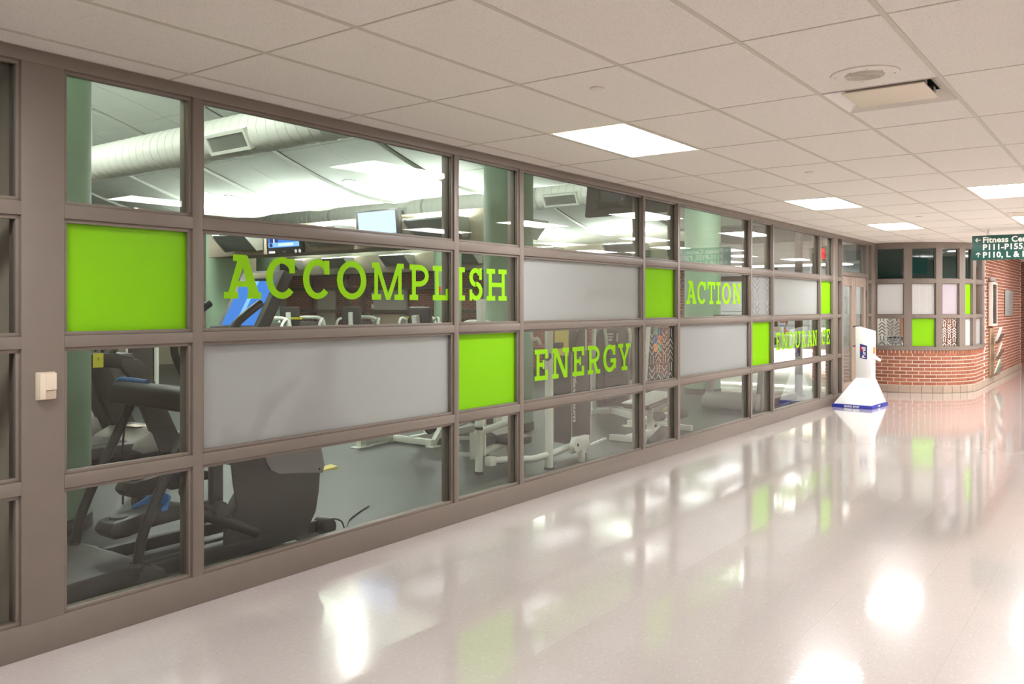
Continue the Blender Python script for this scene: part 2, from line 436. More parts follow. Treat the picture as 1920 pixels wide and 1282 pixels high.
ceil = MB().box(XA, XB, YR, 0.0, CEIL + 0.25, CEIL + 0.35).build('ceiling', 'dark', smooth=False)
tag(ceil, 'suspended ceiling of speckled off white tiles over the corridor', 'ceiling', kind='structure')
GX, GY, TX, TY = 3.8341, -0.7928, 1.2192, 0.6096
LIGHTS = [(1, -1), (5, -1), (8, -1), (8, -4), (11, -4), (5, -4), (1, -7), (5, -7), (8, -7), (11, -7), (-3, -1), (-3, -5), (-1, -8), (12, -1), (15, -4), (15, -7), (19, -5), (13, -5), (13, -8), (10, -8), (14, -7), (10, -5), (12, -6)]  # the last ones, out of view, are added to brighten the far bay
LIGHTS = [l for l in LIGHTS if l != (12, -1)]
VENTS = [(1, -4), (7, -4)]
tb = MB().box(0.0055, TX - .0055, 0.012, TY - .012, 0.003, 0.018)
proto = None; rest = MB()
for i in range(-7, 23):
    for j in range(-10, 2):
        x0, y0 = GX + i * TX, GY + j * TY
        if x0 + TX < XA or x0 > XB or (i, j) in LIGHTS: continue
        a, b = max(x0 + .0055, XA), min(x0 + TX - .0055, XB)
        c, d = max(y0 + .012, YR), min(y0 + TY - .012, -0.002)
        if b - a < .02 or d - c < .02: continue
        if (i, j) in VENTS:
            if i == 1: a = x0 + TX * .5 + .012
            else: b = x0 + TX * .5 - .012
        full = abs(b - a - TX + .011) < 1e-4 and abs(d - c - TY + .024) < 1e-4
        vis = any(in_view(px, py, CEIL, 10) for px in (a, b) for py in (c, d))
        if not vis: rest.box(a, b, c, d, CEIL + .003, CEIL + .018); continue
        if full:
            if proto is None:
                proto = tb.build('ceiling_tile', 'tile', ceil, smooth=False); proto.location = (x0, y0, CEIL)
            else: share('ceiling_tile', proto.data, ceil, (x0, y0, CEIL))
        else: MB().box(a, b, c, d, CEIL + .003, CEIL + .018).build('ceiling_tile', 'tile', ceil, smooth=False)
o = rest.build('ceiling_tile_field', 'tile', ceil, smooth=False); o['kind'] = 'stuff'
for j in range(-9, 2):
    y = GY + j * TY
    MB().box(XA, XB, y - .012, y + .012, CEIL, CEIL + .03).build('grid_runner', 'grid', ceil, smooth=False)
g = MB()
for i in range(-6, 23):
    x = GX + i * TX
    g.box(x - .0055, x + .0055, YR, 0, CEIL + .0004, CEIL + .03)
for i, j in VENTS:
    x = GX + i * TX + TX / 2; g.box(x - .012, x + .012, GY + j * TY, GY + (j + 1) * TY, CEIL + .0004, CEIL + .03)
o = g.build('cross_tee', 'grid', ceil, smooth=False); o['kind'] = 'stuff'

o = MB().box(XA, XB, YR - .15, YR, 0, CEIL + .3).build('wall_right', 'wallboard', smooth=False)
tag(o, 'pale painted wall along the far side of the corridor, seen only in reflections', 'wall', kind='structure')
o = MB().box(XA - .15, XA, YR, 0, 0, CEIL + .3).build('wall_back', 'wallboard', smooth=False)
tag(o, 'plain painted wall closing the corridor behind the viewer', 'wall', kind='structure')
o = MB().box(XB, XB + .15, YR, 4, 0, CEIL + .3).build('wall_far', 'brick_y', smooth=False)
tag(o, 'brick wall closing the far end of the corridor', 'wall', kind='structure')
o = MB().box(XB - .02, XB, YR, 4, 0, .14).build('baseboard_far', 'stone', smooth=False)
tag(o, 'beige tile baseboard at the far corridor end', 'baseboard', kind='structure')

# ------------------------------------------------------------------ troffers, vents, speaker, sprinkler caps
def troffer(i, j, label):
    x0, y0 = GX + i * TX, GY + j * TY
    t = thing('ceiling_light', label, 'light', (x0 + TX / 2, y0 + TY / 2, CEIL), group='ceiling troffers of the corridor')
    a, b = TX / 2 - .013, TY / 2 - .013
    MB().box(-a, a, -b, b, .004, .012).build('diffuser', 'troffer', t, smooth=False)
    f = MB(); e = .016
    f.box(-a, a, -b, -b + e, 0, .004).box(-a, a, b - e, b, 0, .004).box(-a, -a + e, -b + e, b - e, 0, .004).box(a - e, a, -b + e, b - e, 0, .004)
    f.build('frame', 'white_enamel', t, smooth=False)
    return t
LL = {(1, -1): 'lit rectangular ceiling light nearest the camera, by the brown glazing',
      (5, -1): 'lit rectangular ceiling light, second along the brown glazing',
      (8, -1): 'lit rectangular ceiling light above the white sanitizer stand, third along the glazing',
      (8, -4): 'lit ceiling light at the right edge, just beyond the second air vent',
      (11, -4): 'lit ceiling light seen just above the hanging green sign'}
for i, j in LIGHTS:
    troffer(i, j, LL.get((i, j), 'lit rectangular corridor ceiling light outside the view, of a set partly added to brighten the far bay'))
def vent(i, j, half, label):
    x0 = GX + i * TX + (0 if half == 0 else TX / 2); y0 = GY + j * TY; s = TX / 2
    t = thing('ceiling_vent', label, 'air vent', (x0 + s / 2, y0 + TY / 2, CEIL), group='square ceiling air diffusers')
    a = s / 2 - .013; b = TY / 2 - .013; c, d = a - .075, b - .075
    f = MB()
    lo, hi = 0.0, .055
    O = [(-a, -b, lo), (a, -b, lo), (a, b, lo), (-a, b, lo)]; I = [(-c, -d, hi), (c, -d, hi), (c, d, hi), (-c, d, hi)]
    for k in range(4): f.add([O[k], O[(k + 1) % 4], I[(k + 1) % 4], I[k]], [(0, 1, 2, 3)])
    f.build('flared_rim', 'white_enamel', t, smooth=False)
    MB().box(-c - .0, c, -d, d, hi + .05, hi + .055).build('throat', 'dark', t, smooth=False)
    p = MB().box(-c + .005, c - .005, -d + .005, d - .005, .004, .012).build('plaque', 'cream', t, bevel=.003)
    for sx in (-1, 1):
        MB().box(sx * c * .55 - .03, sx * c * .55 + .03, -d + .01, d - .01, .02, .05).build('bracket', 'steel', t, smooth=False)
    return t
vent(1, -4, 0, 'square air diffuser with drop plate beside the round ceiling speaker')
vent(7, -4, 1, 'square air diffuser at the right edge of the ceiling, by the far light')
sp = thing('ceiling_speaker', 'round off white ceiling speaker with perforated centre beside the vent', 'speaker', (4.755, -2.935, CEIL))
MB().lathe([(0.0, -.004), (.1, -.006), (.15, -.006), (.163, -.003), (.166, .002)], n=48).build('rim', 'white_enamel', sp)
g = MB()
for k in range(8):
    r = .012 + k * .0115
    g.tube([(r * cos(a), r * sin(a), -.007) for a in [2 * pi * q / 36 for q in range(36)]], .003, 5, close=True)
o = g.build('perforated_grille', 'grid', sp); o['kind'] = 'stuff'
for k in range(8):
    a = pi / 4 * k + .3; r = .105 if k % 2 else .14
    MB().lathe([(0, -.0085), (.0045, -.008), (.0045, -.004)], (r * cos(a), r * sin(a), 0), 8).build('screw', 'tan', sp)
for (x, y), lb in zip([(4.16, -1.7), (7.94, -1.7), (12.77, -1.68), (16.8, -.97)],
                      ['round sprinkler cover plate nearest the camera, on the tile before the first light', 'round sprinkler cover plate, second along the ceiling', 'round sprinkler cover plate near the third light', 'round sprinkler cover plate above the curved glazing']):
    o = MB().lathe([(0, -.006), (.036, -.006), (.04, -.002), (.04, .004)], n=28).build('sprinkler_cover', 'white_enamel', loc=(x, y, CEIL))
    tag(o, lb, 'sprinkler', 'sprinkler cover plates on the ceiling')

# ------------------------------------------------------------------ glazed wall
ROWS = [(0.155, 0.757), (0.82, 1.432), (1.488, 2.05), (2.115, 2.765)]
COLS = [(-0.311, 1.849), (2.05, 2.757), (2.817, 5.001), (5.055, 5.859), (5.913, 8.073), (8.124, 8.906), (8.966, 11.139), (11.197, 11.988), (12.043, 14.183), (14.24, 14.908)]
FD = 0.125
wall_l = MB().box(XA, 17.6, 0.004, .12, CEIL, 5.2).build('wall_left', 'gym_white', smooth=False)
tag(wall_l, 'brown steel framed glazed wall between corridor and gym', 'wall', kind='structure')
MB().box(XA, 15.173, 0, FD, 0, .155).build('base_rail', 'bronze', wall_l, bevel=.002)
MB().box(XA, 17.72, 0, FD, 2.765, CEIL).build('header_rail', 'bronze', wall_l, bevel=.002)
MB().box(1.849, 2.05, 0, FD, .155, 2.765).build('post', 'bronze', wall_l, bevel=.002)
MB().box(14.908, 15.173, 0, FD, .155, 2.765).build('post', 'bronze', wall_l, bevel=.002)
MB().box(XA, -.311, 0, FD, .155, 2.765).build('post', 'bronze', wall_l, bevel=.002)
for k in range(1, 9):
    MB().box(COLS[k][1], COLS[k + 1][0], 0, FD, .155, 2.765).build('mullion', 'bronze', wall_l, bevel=.002)

def stop_ring(b, x0, x1, z0, z1, w, ya, yb):
    b.box(x0, x1, ya, yb, z0, z0 + w).box(x0, x1, ya, yb, z1 - w, z1).box(x0, x0 + w, ya, yb, z0 + w, z1 - w).box(x1 - w, x1, ya, yb, z0 + w, z1 - w)
    return b
C_, F_, L_, P_, Q_ = 'clear', 'frost', 'lime', 'pattern', 'frostpattern'
TYPES = [(C_, C_, C_, C_), (C_, C_, L_, C_), (C_, F_, C_, C_), (C_, L_, C_, C_), (C_, C_, F_, C_), (C_, P_, L_, C_), (C_, F_, C_, C_), (C_, L_, Q_, C_), (C_, C_, F_, C_), (C_, C_, L_, C_)]
WL = ['brown framed window bay left of the wide post with a card box', 'narrow window bay right of the wide post, lime panel over clear panes',
      'wide window bay with a long frosted panel below the start of the big word', 'narrow window bay with a lime panel in its third row, left of the word ENERGY',
      'wide window bay with a frosted panel above the word ENERGY', 'narrow window bay with an etched line pattern below a lime panel',
      'wide window bay with a frosted panel below the word ACTION', 'narrow window bay with an arrow patterned pane over a lime panel',
      'wide window bay with a frosted panel over the word starting ENDURAN', 'narrow last window bay before the door, lime panel in its second row']
def lines_pattern(b, x0, x1, z0, z1, cw, lw, y, cols=None, pitch=.5, put=None):
    """interlocking chevron columns cut from film"""
    def seg(p, q):
        if p[1] > q[1]: p, q = q, p
        if q[1] <= z0 or p[1] >= z1: return
        def at(z):
            f = (z - p[1]) / (q[1] - p[1]); return (p[0] + (q[0] - p[0]) * f, z)
        if p[1] < z0: p = at(z0)
        if q[1] > z1: q = at(z1)
        if q[1] - p[1] < 1e-4: return
        P = (p[0], y, p[1]); Q = (q[0], y, q[1]); up = (0, 1, 0)
        if put: P, Q, up = put(*p), put(*q), put(None, None)
        seg.k += 1; e = .0006 + .00002 * (seg.k % 23)
        b.bar(P, Q, lw, e, up=up)
    seg.k = 0
    n = max(1, round((x1 - x0) / cw)); cw = (x1 - x0) / n
    for c in range(n):
        if cols is not None and c not in cols: continue
        xa = x0 + c * cw; xb = xa + cw; xm = xa + cw / 2; d = 1 if c % 2 == 0 else -1
        h = cw * .42 * d; p = cw * pitch; z = z0 - cw * 1.3 + (p * 2.5 if c % 2 else 0); k = 0
        while z < z1 + cw:
            if k % 5 != 4:
                seg((xa + lw * .6, z), (xm, z + h)); seg((xm, z + h), (xb - lw * .6, z)); z += p
            else:
                zc = z + h * .5
                for u in (.5 - .2, .5 + .2): seg((xa + cw * u, zc - p * .15), (xa + cw * u, zc + p * 1.4))
                z += p * 2
            k += 1
    return b
for k, (xa, xb) in enumerate(COLS):
    wn = thing('window_%d' % (k + 1), WL[k], 'window', (0, 0, 0), kind='structure')
    for r in range(3):
        MB().box(xa, xb, 0, FD, ROWS[r][1], ROWS[r + 1][0]).build('transom', 'bronze', wn, bevel=.002)
    for r, (z0, z1) in enumerate(ROWS):
        stop_ring(MB(), xa, xb, z0, z1, .019, .014, .040).build('glazing_stop', 'bronze', wn, bevel=.0015)
        stop_ring(MB(), xa, xb, z0, z1, .013, .040, .0445).build('gasket', 'gasket', wn, smooth=False)
        stop_ring(MB(), xa, xb, z0, z1, .010, .0535, .072).build('inner_stop', 'bronze', wn, smooth=False)
        ty = TYPES[k][r]
        nmz = {'clear': ('glass_pane', 'glass'), 'frost': ('frosted_pane', 'frost'), 'lime': ('lime_pane', 'lime'), 'pattern': ('patterned_pane', 'glass'), 'frostpattern': ('patterned_pane', 'frost')}[ty]
        p = MB().box(xa + .004, xb - .004, .047, .053, z0 + .004, z1 - .004).build(nmz[0], nmz[1], wn, smooth=False)
        if ty != 'clear':
            p['label'] = {'frost': 'grey frosted pane', 'lime': 'solid lime green pane', 'pattern': 'clear pane with etched white chevron lines', 'frostpattern': 'frosted pane with grey arrow pattern'}[ty]
        if ty == 'pattern':
            o = lines_pattern(MB(), xa + .02, xb - .02, z0 + .02, z1 - .02, .15, .0065, .0455, pitch=.42).build('etched_pattern', 'etch', p, smooth=False); o['kind'] = 'stuff'
        if ty == 'frostpattern':
            o = lines_pattern(MB(), xa + .02, xb - .02, z0 + .02, z1 - .02, .19, .009, .0455, cols=(0, 1, 3), pitch=.4).build('etched_pattern', 'etch_grey', p, smooth=False); o['kind'] = 'stuff'

# ------------------------------------------------------------------ slab lettering on the glass
def ring(b, cx, cz, rx, rz, sw, st, a0, a1, y0, y1, n=28):
    n = max(6, int(n * abs(a1 - a0) / 360)); A = [R(a0 + (a1 - a0) * i / n) for i in range(n + 1)]
    for i in range(n):
        p = [(cx + rx * cos(A[i]), cz + rz * sin(A[i])), (cx + rx * cos(A[i + 1]), cz + rz * sin(A[i + 1])),
             (cx + (rx - sw) * cos(A[i + 1]), cz + (rz - st) * sin(A[i + 1])), (cx + (rx - sw) * cos(A[i]), cz + (rz - st) * sin(A[i]))]
        b.prism(p, y0, y1)
class Stack(MB):
    """vinyl strokes laid one over the other, so that no two faces coincide"""
    def prism(s, poly, a0, a1, axis='y', mat=None):
        s.k = getattr(s, 'k', 0) + 1
        return MB.prism(s, poly, a0 - s.k * 4e-5, a1 - .0004, axis, mat)
def glyph(ch, x0, x1, z0, z1, y0=.0452, y1=.0466):
    b = Stack(); W, H = x1 - x0, z1 - z0
    def P(u, v): return (x0 + u * W, z0 + v * H)
    def rc(u0, v0, u1, v1): b.prism([P(u0, v0), P(u1, v0), P(u1, v1), P(u0, v1)], y0, y1)
    def q(*pts): b.prism([P(*p) for p in pts], y0, y1)
    s = .165 * H / W                      # stem width as a share of the letter width
    t = .15                               # slab thickness as a share of the height
    e = .11                               # slab overhang
    if ch == 'A':
        rc(0, 0, .38, t); rc(.63, 0, 1, t)
        q((.12, t), (.12 + s * 1.05, t), (.60, 1), (.40, 1)); q((.68, t), (.93, t), (.60, 1), (.40, 1)); q((.66, t), (.92, t), (.63, .98), (.42, .98))
        rc(.24, 1 - t, .58, 1); rc(.30, .27, .72, .40)
    elif ch in 'CG':
        ring(b, *P(.52, .5), .52 * W, .5 * H, .20 * H, .155 * H, 38, 318 if ch == 'C' else 350, y0, y1)
        rc(.76, .62, .95, .97)
        if ch == 'G': rc(.56, .34, 1.0, .49); rc(.80, .12, 1.0, .49)
    elif ch == 'O': ring(b, *P(.5, .5), .5 * W, .5 * H, .20 * H, .155 * H, 0, 360, y0, y1, 36)
    elif ch == 'D':
        rc(0, 0, .5, t); rc(0, 1 - t, .5, 1); rc(.1, 0, .1 + s, 1)
        ring(b, *P(.45, .5), .55 * W, .5 * H, .18 * H, t * H, -90, 90, y0, y1)
    elif ch == 'U':
        rc(0, 1 - t, .42, 1); rc(.6, 1 - t, 1, 1); rc(.1, .4, .1 + s, 1); rc(.9 - s, .4, .9, 1)
        ring(b, *P(.5, .42), .4 * W, .42 * H, s * W, t * H, 180, 360, y0, y1)
    elif ch == 'M':
        s = .14 * H / W
        rc(0, 0, .28, t); rc(.70, 0, 1, t); rc(0, 1 - t, .2, 1); rc(.8, 1 - t, 1, 1)
        rc(.07, 0, .07 + s, 1); rc(.93 - s, 0, .93, 1)
        q((.07, 1), (.07 + s * 1.25, 1), (.56, 0), (.44, 0)); q((.93, 1), (.93 - s * 1.25, 1), (.44, 0), (.56, 0))
    elif ch == 'N':
        rc(0, 0, .38, t); rc(0, 1 - t, .2, 1); rc(.62, 1 - t, 1, 1)
        rc(.10, 0, .10 + s * .9, 1); rc(.90 - s * .9, 0, .90, 1)
        q((.08, 1), (.08 + s * 1.3, 1), (.90, 0), (.90 - s * 1.3, 0))
    elif ch in 'PR':
        rc(0, 0, .44, t); rc(0, 1 - t, .5, 1); rc(.12, 0, .12 + s, 1)
        ring(b, *P(.48, .69), .52 * W if ch == 'P' else .46 * W, .31 * H, .16 * H, t * H, -90, 90, y0, y1); rc(.12, .38, .5, .38 + t)
        if ch == 'R': q((.42, .42), (.42 + s * 1.2, .42), (.88, 0), (.88 - s * 1.2, 0)); rc(.68, 0, 1, t)
    elif ch == 'L':
        rc(0, 0, 1, t); rc(0, 1 - t, .58, 1); rc(.16, 0, .16 + s * .95, 1); rc(1 - .17, 0, 1, .34)
    elif ch == 'I':
        rc(0, 0, 1, t); rc(0, 1 - t, 1, 1); rc(.5 - s / 2, 0, .5 + s / 2, 1)
    elif ch == 'H':
        rc(0, 0, .42, t); rc(.58, 0, 1, t); rc(0, 1 - t, .42, 1); rc(.58, 1 - t, 1, 1); rc(.1, 0, .1 + s, 1); rc(.9 - s, 0, .9, 1); rc(.1, .43, .9, .57)
    elif ch == 'E':
        rc(0, 0, 1, t); rc(0, 1 - t, 1, 1); rc(.14, 0, .14 + s, 1); rc(.14, .44, .72, .57); rc(.60, .36, .72, .65)
        rc(.80, 0, 1, .33); rc(.80, .69, 1, 1)
    elif ch == 'T':
        rc(0, 1 - t, 1, 1); rc(0, .68, .18, 1); rc(.82, .68, 1, 1); rc(.5 - s / 2, 0, .5 + s / 2, 1); rc(.24, 0, .76, t)
    elif ch == 'Y':
        rc(0, 1 - t, .4, 1); rc(.62, 1 - t, 1, 1); rc(.5 - s / 2, 0, .5 + s / 2, .5); rc(.28, 0, .74, t)
        q((.08, .92), (.08 + s * 1.1, .92), (.58, .36), (.42, .36)); q((.92, .92), (.92 - s * 1.1, .92), (.42, .36), (.58, .36))
    elif ch == 'S':
        hs = .17 * H
        ring(b, *P(.48, .71), .44 * W, .29 * H, hs, .145 * H, 20, 270, y0, y1); ring(b, *P(.52, .29), .46 * W, .29 * H, hs, .145 * H, -160, 90, y0, y1)
        rc(.74, .64, .93, 1); rc(.05, 0, .24, .34)
    return b
def word(label, letters):
    t = thing('window_lettering', label, 'lettering', (letters[0][1], .0452, letters[0][3]))
    for ch, a, b_, z0, z1 in letters:
        o = glyph(ch, a, b_, z0, z1).build('letter', 'lime_letter', smooth=False)
        o.parent = t; o.matrix_parent_inverse = Matrix.Translation((-letters[0][1], -.0452, -letters[0][3]))
ZA, ZB = 1.673, 1.927
word('lime green slab serif word ACCOMPLISH across two window panes', [(c, a, b, ZA, ZB) for c, a, b in [('A', 2.987, 3.25), ('C', 3.285, 3.517), ('C', 3.57, 3.801), ('O', 3.855, 4.122), ('M', 4.176, 4.492), ('P', 4.553, 4.761), ('L', 4.806, 4.986), ('I', 5.078, 5.184), ('S', 5.232, 5.409), ('H', 5.461, 5.733)]])
word('lime green slab serif word ENERGY on the pane beside the lime square', [(c, a, b, .987, 1.255) for c, a, b in [('E', 6.144, 6.349), ('N', 6.418, 6.701), ('E', 6.76, 6.966), ('R', 7.032, 7.267), ('G', 7.324, 7.576), ('Y', 7.62, 7.883)]])
word('lime green slab serif word ACTION on the upper middle pane', [(c, a, b, 1.652, 1.921) for c, a, b in [('A', 9.224, 9.505), ('C', 9.534, 9.789), ('T', 9.831, 10.062), ('I', 10.095, 10.229), ('O', 10.279, 10.556), ('N', 10.627, 10.9)]])
word('lime green slab serif word ENDURANCE on the panes next to the door', [(c, a, b, 1.0, 1.25) for c, a, b in [('E', 12.242, 12.422), ('N', 12.491, 12.747), ('D', 12.795, 13.037), ('U', 13.074, 13.338), ('R', 13.389, 13.597), ('A', 13.669, 13.919), ('N', 13.94, 14.166), ('C', 14.412, 14.631), ('E', 14.676, 14.872)]])

# card box on the wide post
t = thing('card_box', 'small cream plastic call box with a square slot on the wide brown post', 'wall box', (1.957, 0, 1.255))
b = MB(); W, H, D = .045, .066, .03
b.hexa([(-W, 0, -H), (W, 0, -H), (W, 0, H), (-W, 0, H)], [(-W + .006, -D, -H + .006), (W - .006, -D, -H + .006), (W - .006, -D, H - .006), (-W + .006, -D, H - .006)])
b.build('housing', 'cream', t, bevel=.002)
b = MB().hexa([(-.012, -D, -H + .008), (W - .008, -D, -H + .008), (W - .008, -D, -.018), (-.008, -D, -.018)], [(-.012, -D - .001, -H + .008), (W - .008, -D - .001, -H + .008), (W - .008, -D - .001, -.018), (-.008, -D - .001, -.018)])
b.build('slot', 'tan', t, smooth=False)
b = MB().box(-W + .006, -.012, -D - .006, -D, -H + .006, H - .006).box(-.012, W - .006, -D - .006, -D, -.018, H - .006).build('cover', 'cream', t, bevel=.0015)

# ------------------------------------------------------------------ double door
door = thing('door_1', 'brown steel double door with narrow glass lights at the end of the glazing', 'door', (0, 0, 0), kind='structure')
MB().box(15.398, 15.44, -.005, FD, 0, 2.765).build('jamb', 'bronze', door, bevel=.002)
MB().box(17.10, 17.16, -.005, FD, 0, 2.765).build('jamb', 'bronze', door, bevel=.002)
MB().box(15.44, 17.10, -.005, FD, 2.15, 2.215).build('door_head', 'bronze', door, bevel=.002)
stop_ring(MB(), 15.44, 17.10, 2.215, 2.765, .018, .014, .04).build('glazing_stop', 'bronze', door, bevel=.0015)
MB().box(15.445, 17.095, .047, .053, 2.22, 2.76).build('transom_pane', 'glass', door, smooth=False)
for x0, x1, hx in ((15.445, 16.268, 16.20), (16.272, 17.095, 16.34)):
    f = MB(); g0, g1 = x0 + .14, x1 - .14
    f.box(x0, g0, .02, .065, .01, 2.145).box(g1, x1, .02, .065, .01, 2.145).box(g0, g1, .02, .065, 1.98, 2.145).box(g0, g1, .02, .065, .01, .30)
    lf = f.build('door_leaf', 'door_tan', door, bevel=.002)
    MB().box(g0, g1, .04, .046, .30, 1.98).build('glass_light', 'glass', lf, smooth=False)
    MB().tube([(hx, .02, .92), (hx, -.04, .92), (hx, -.045, .95), (hx, -.045, 1.24), (hx, -.04, 1.27), (hx, .02, 1.27)], .012, 8).build('pull_handle', 'dark_brown', lf)
    for hz in (.3, 1.05, 1.85):
        ex = x0 if hx < 16.27 and x0 < 16 else x1
        MB().lathe([(0, -.06), (.009, -.06), (.009, .06), (0, .06)], (ex, .012, hz), 8).build('hinge', 'dark_brown', lf)
slot = thing('window_11', 'slim sidelight strips either side of the double door', 'window', (0, 0, 0), kind='structure')
for xa, xb in ((15.173, 15.398), (17.20, 17.42)):
    MB().box(xa, xb, 0, FD, 0, .155).build('transom', 'bronze', slot, bevel=.002)
    for r in range(3): MB().box(xa, xb, 0, FD, ROWS[r][1], ROWS[r + 1][0]).build('transom', 'bronze', slot, bevel=.002)
    for r, (z0, z1) in enumerate(ROWS):
        MB().box(xa, xb, .047, .053, z0, z1).build('glass_pane', 'tint_glass', slot, smooth=False)
MB().box(17.16, 17.20, 0, FD, 0, 2.765).build('post', 'bronze', wall_l, bevel=.002)
MB().box(17.42, 17.74, 0, FD, 0, 2.765).build('post', 'bronze', wall_l, bevel=.002)

# ------------------------------------------------------------------ curved bay of brick and glass
BR, BCX, BCY, S0 = 1.4, 19.15, -0.1, 0.1
SQ = S0 + BR * pi / 2
def bay(s, off=0.0):
    """point on the bay face at arc length s, off = outward; with its tangent angle"""
    if s < S0: return 17.75 - off, -s, -pi / 2
    a = (s - S0) / BR
    if a < pi / 2: return BCX - (BR + off) * cos(a), BCY - (BR + off) * sin(a), -pi / 2 + a
    return BCX + (s - SQ), -1.5 - off, 0.0
def arcbox(b, s0, s1, o0, o1, z0, z1, n=None):
    n = n or max(1, int((s1 - s0) / .12))
    S = [s0 + (s1 - s0) * i / n for i in range(n + 1)]
    for i in range(n):
        c = []
        for z in (z0, z1):
            for s, o in ((S[i], o0), (S[i + 1], o0), (S[i + 1], o1), (S[i], o1)):
                x, y, _ = bay(s, o); c.append((x, y, z))
        if i == 0 and n > 0: pass
        b.hexa(c[:4], c[4:])
    return b
SE = 3.26                                                 # end of the glazed part
wb = arcbox(MB(), 0, 9.75, -.2, -.012, 0, .80).build('wall_bay', 'mortar', smooth=False)
tag(wb, 'curved red brick bay wall with beige tile base beside the door', 'wall', kind='structure')
arcbox(MB(), SE, 9.75, -.2, -.012, .80, CEIL, 40).build('wall_core', 'mortar', wb, smooth=False)
# bricks of the curved part, one by one; rowlock course on top
bk = MB().box(-.0965, .0965, -.04, -.004, -.0255, .0255)
rk = MB().box(-.0245, .0245, -.04, -.002, -.029, .029)
st = MB().box(-.094, .094, -.03, .010, .004, .134)
pb = bk.build('brick', 'brick', wb, bevel=.003, seg=1, smooth=False)
pr = rk.build('brick', 'brick', wb, bevel=.003, seg=1, smooth=False)
ps = st.build('base_tile', 'stone', wb, bevel=.003, seg=1, smooth=False)
first = {pb: True, pr: True, ps: True}
def lay(p, s, z):
    x, y, a = bay(s)
    # local -y is outward: turn so that +y (proud side) looks outward
    if first[p]: o = p; first[p] = False
    else: o = share(p.name.split('.')[0], p.data, wb, (0, 0, 0))
    o.location = (x, y, z); o.rotation_euler = (0, 0, a + pi)
for c in range(9):
    z = .140 + .0338 + c * .0677
    for k in range(-1, 15):
        s = k * .2127 + (.1064 if c % 2 else 0) + .1
        if s < -.02: continue
        if s < SE + .05: lay(pb, s, z)
for k in range(48):
    lay(pr, .034 + k * .0677, .765)
for k in range(50):
    lay(ps, .1 + k * .195, 0.0)
fb = MB()
def place_block(b, s, z, w, h):
    x, y, a = bay(s); t = (cos(a), sin(a)); n_ = (sin(a), -cos(a))
    c = []
    for zz in (z - h, z + h):
        for u, o in ((-w, -.04), (w, -.04), (w, -.004), (-w, -.004)):
            c.append((x + t[0] * u + n_[0] * o, y + t[1] * u + n_[1] * o, zz))
    b.hexa(c[:4], c[4:])
for c in range(40):
    z = .140 + .0338 + c * .0677
    if z > CEIL: break
    s = .1 + (.1064 if c % 2 else 0)
    while s < 9.65:
        if (c < 9 and s >= SE + .05) or (c >= 9 and s > SE + .14): place_block(fb, s, z, .0965, .0255)
        s += .2127
o = fb.build('brick_field', 'brick_isl', wb, smooth=False); o['kind'] = 'stuff'
MB().box(27.7, 27.85, -1.5, 3.5, 0, CEIL).build('return_wall', 'brick_y', wb, smooth=False)

# frame and panes of the bay
SILL, BROWS = .80, [(.865, 1.405), (1.465, 2.058), (2.138, 2.72)]
BC = [(.007, .485), (.612, 1.046), (1.17, 1.551), (1.717, 1.996), (2.183, 2.95)]
bw = thing('window_12', 'curved bay window of fifteen brown framed panes above red brick', 'window', (0, 0, 0), kind='structure')
arcbox(MB(), -.02, SE, -.1, .012, SILL, BROWS[0][0], 28).build('sill_rail', 'bronze', bw, smooth=True)
arcbox(MB(), -.02, SE, -.1, .004, BROWS[0][1], BROWS[1][0], 28).build('transom', 'bronze', bw)
arcbox(MB(), -.02, SE, -.1, .004, BROWS[1][1], BROWS[2][0], 28).build('transom', 'bronze', bw)
arcbox(MB(), -.02, SE, -.1, .004, BROWS[2][1], CEIL, 28).build('header_rail', 'bronze', bw)
edges = [(-.02, .007)] + [(BC[k][1], BC[k + 1][0]) for k in range(4)] + [(BC[4][1], SE)]
for a, b_ in edges:
    arcbox(MB(), a, b_, -.1, .002, BROWS[0][0], BROWS[2][1], 2).build('mullion', 'bronze', bw)
BT = [['pattern', 'frost_white', 'teal'], ['lime', 'whitepattern', 'teal'], ['orangepattern', 'frost_lilac', 'teal'], ['frost_white', 'lime', 'teal'], ['frost', 'glass', 'tint_glass']]
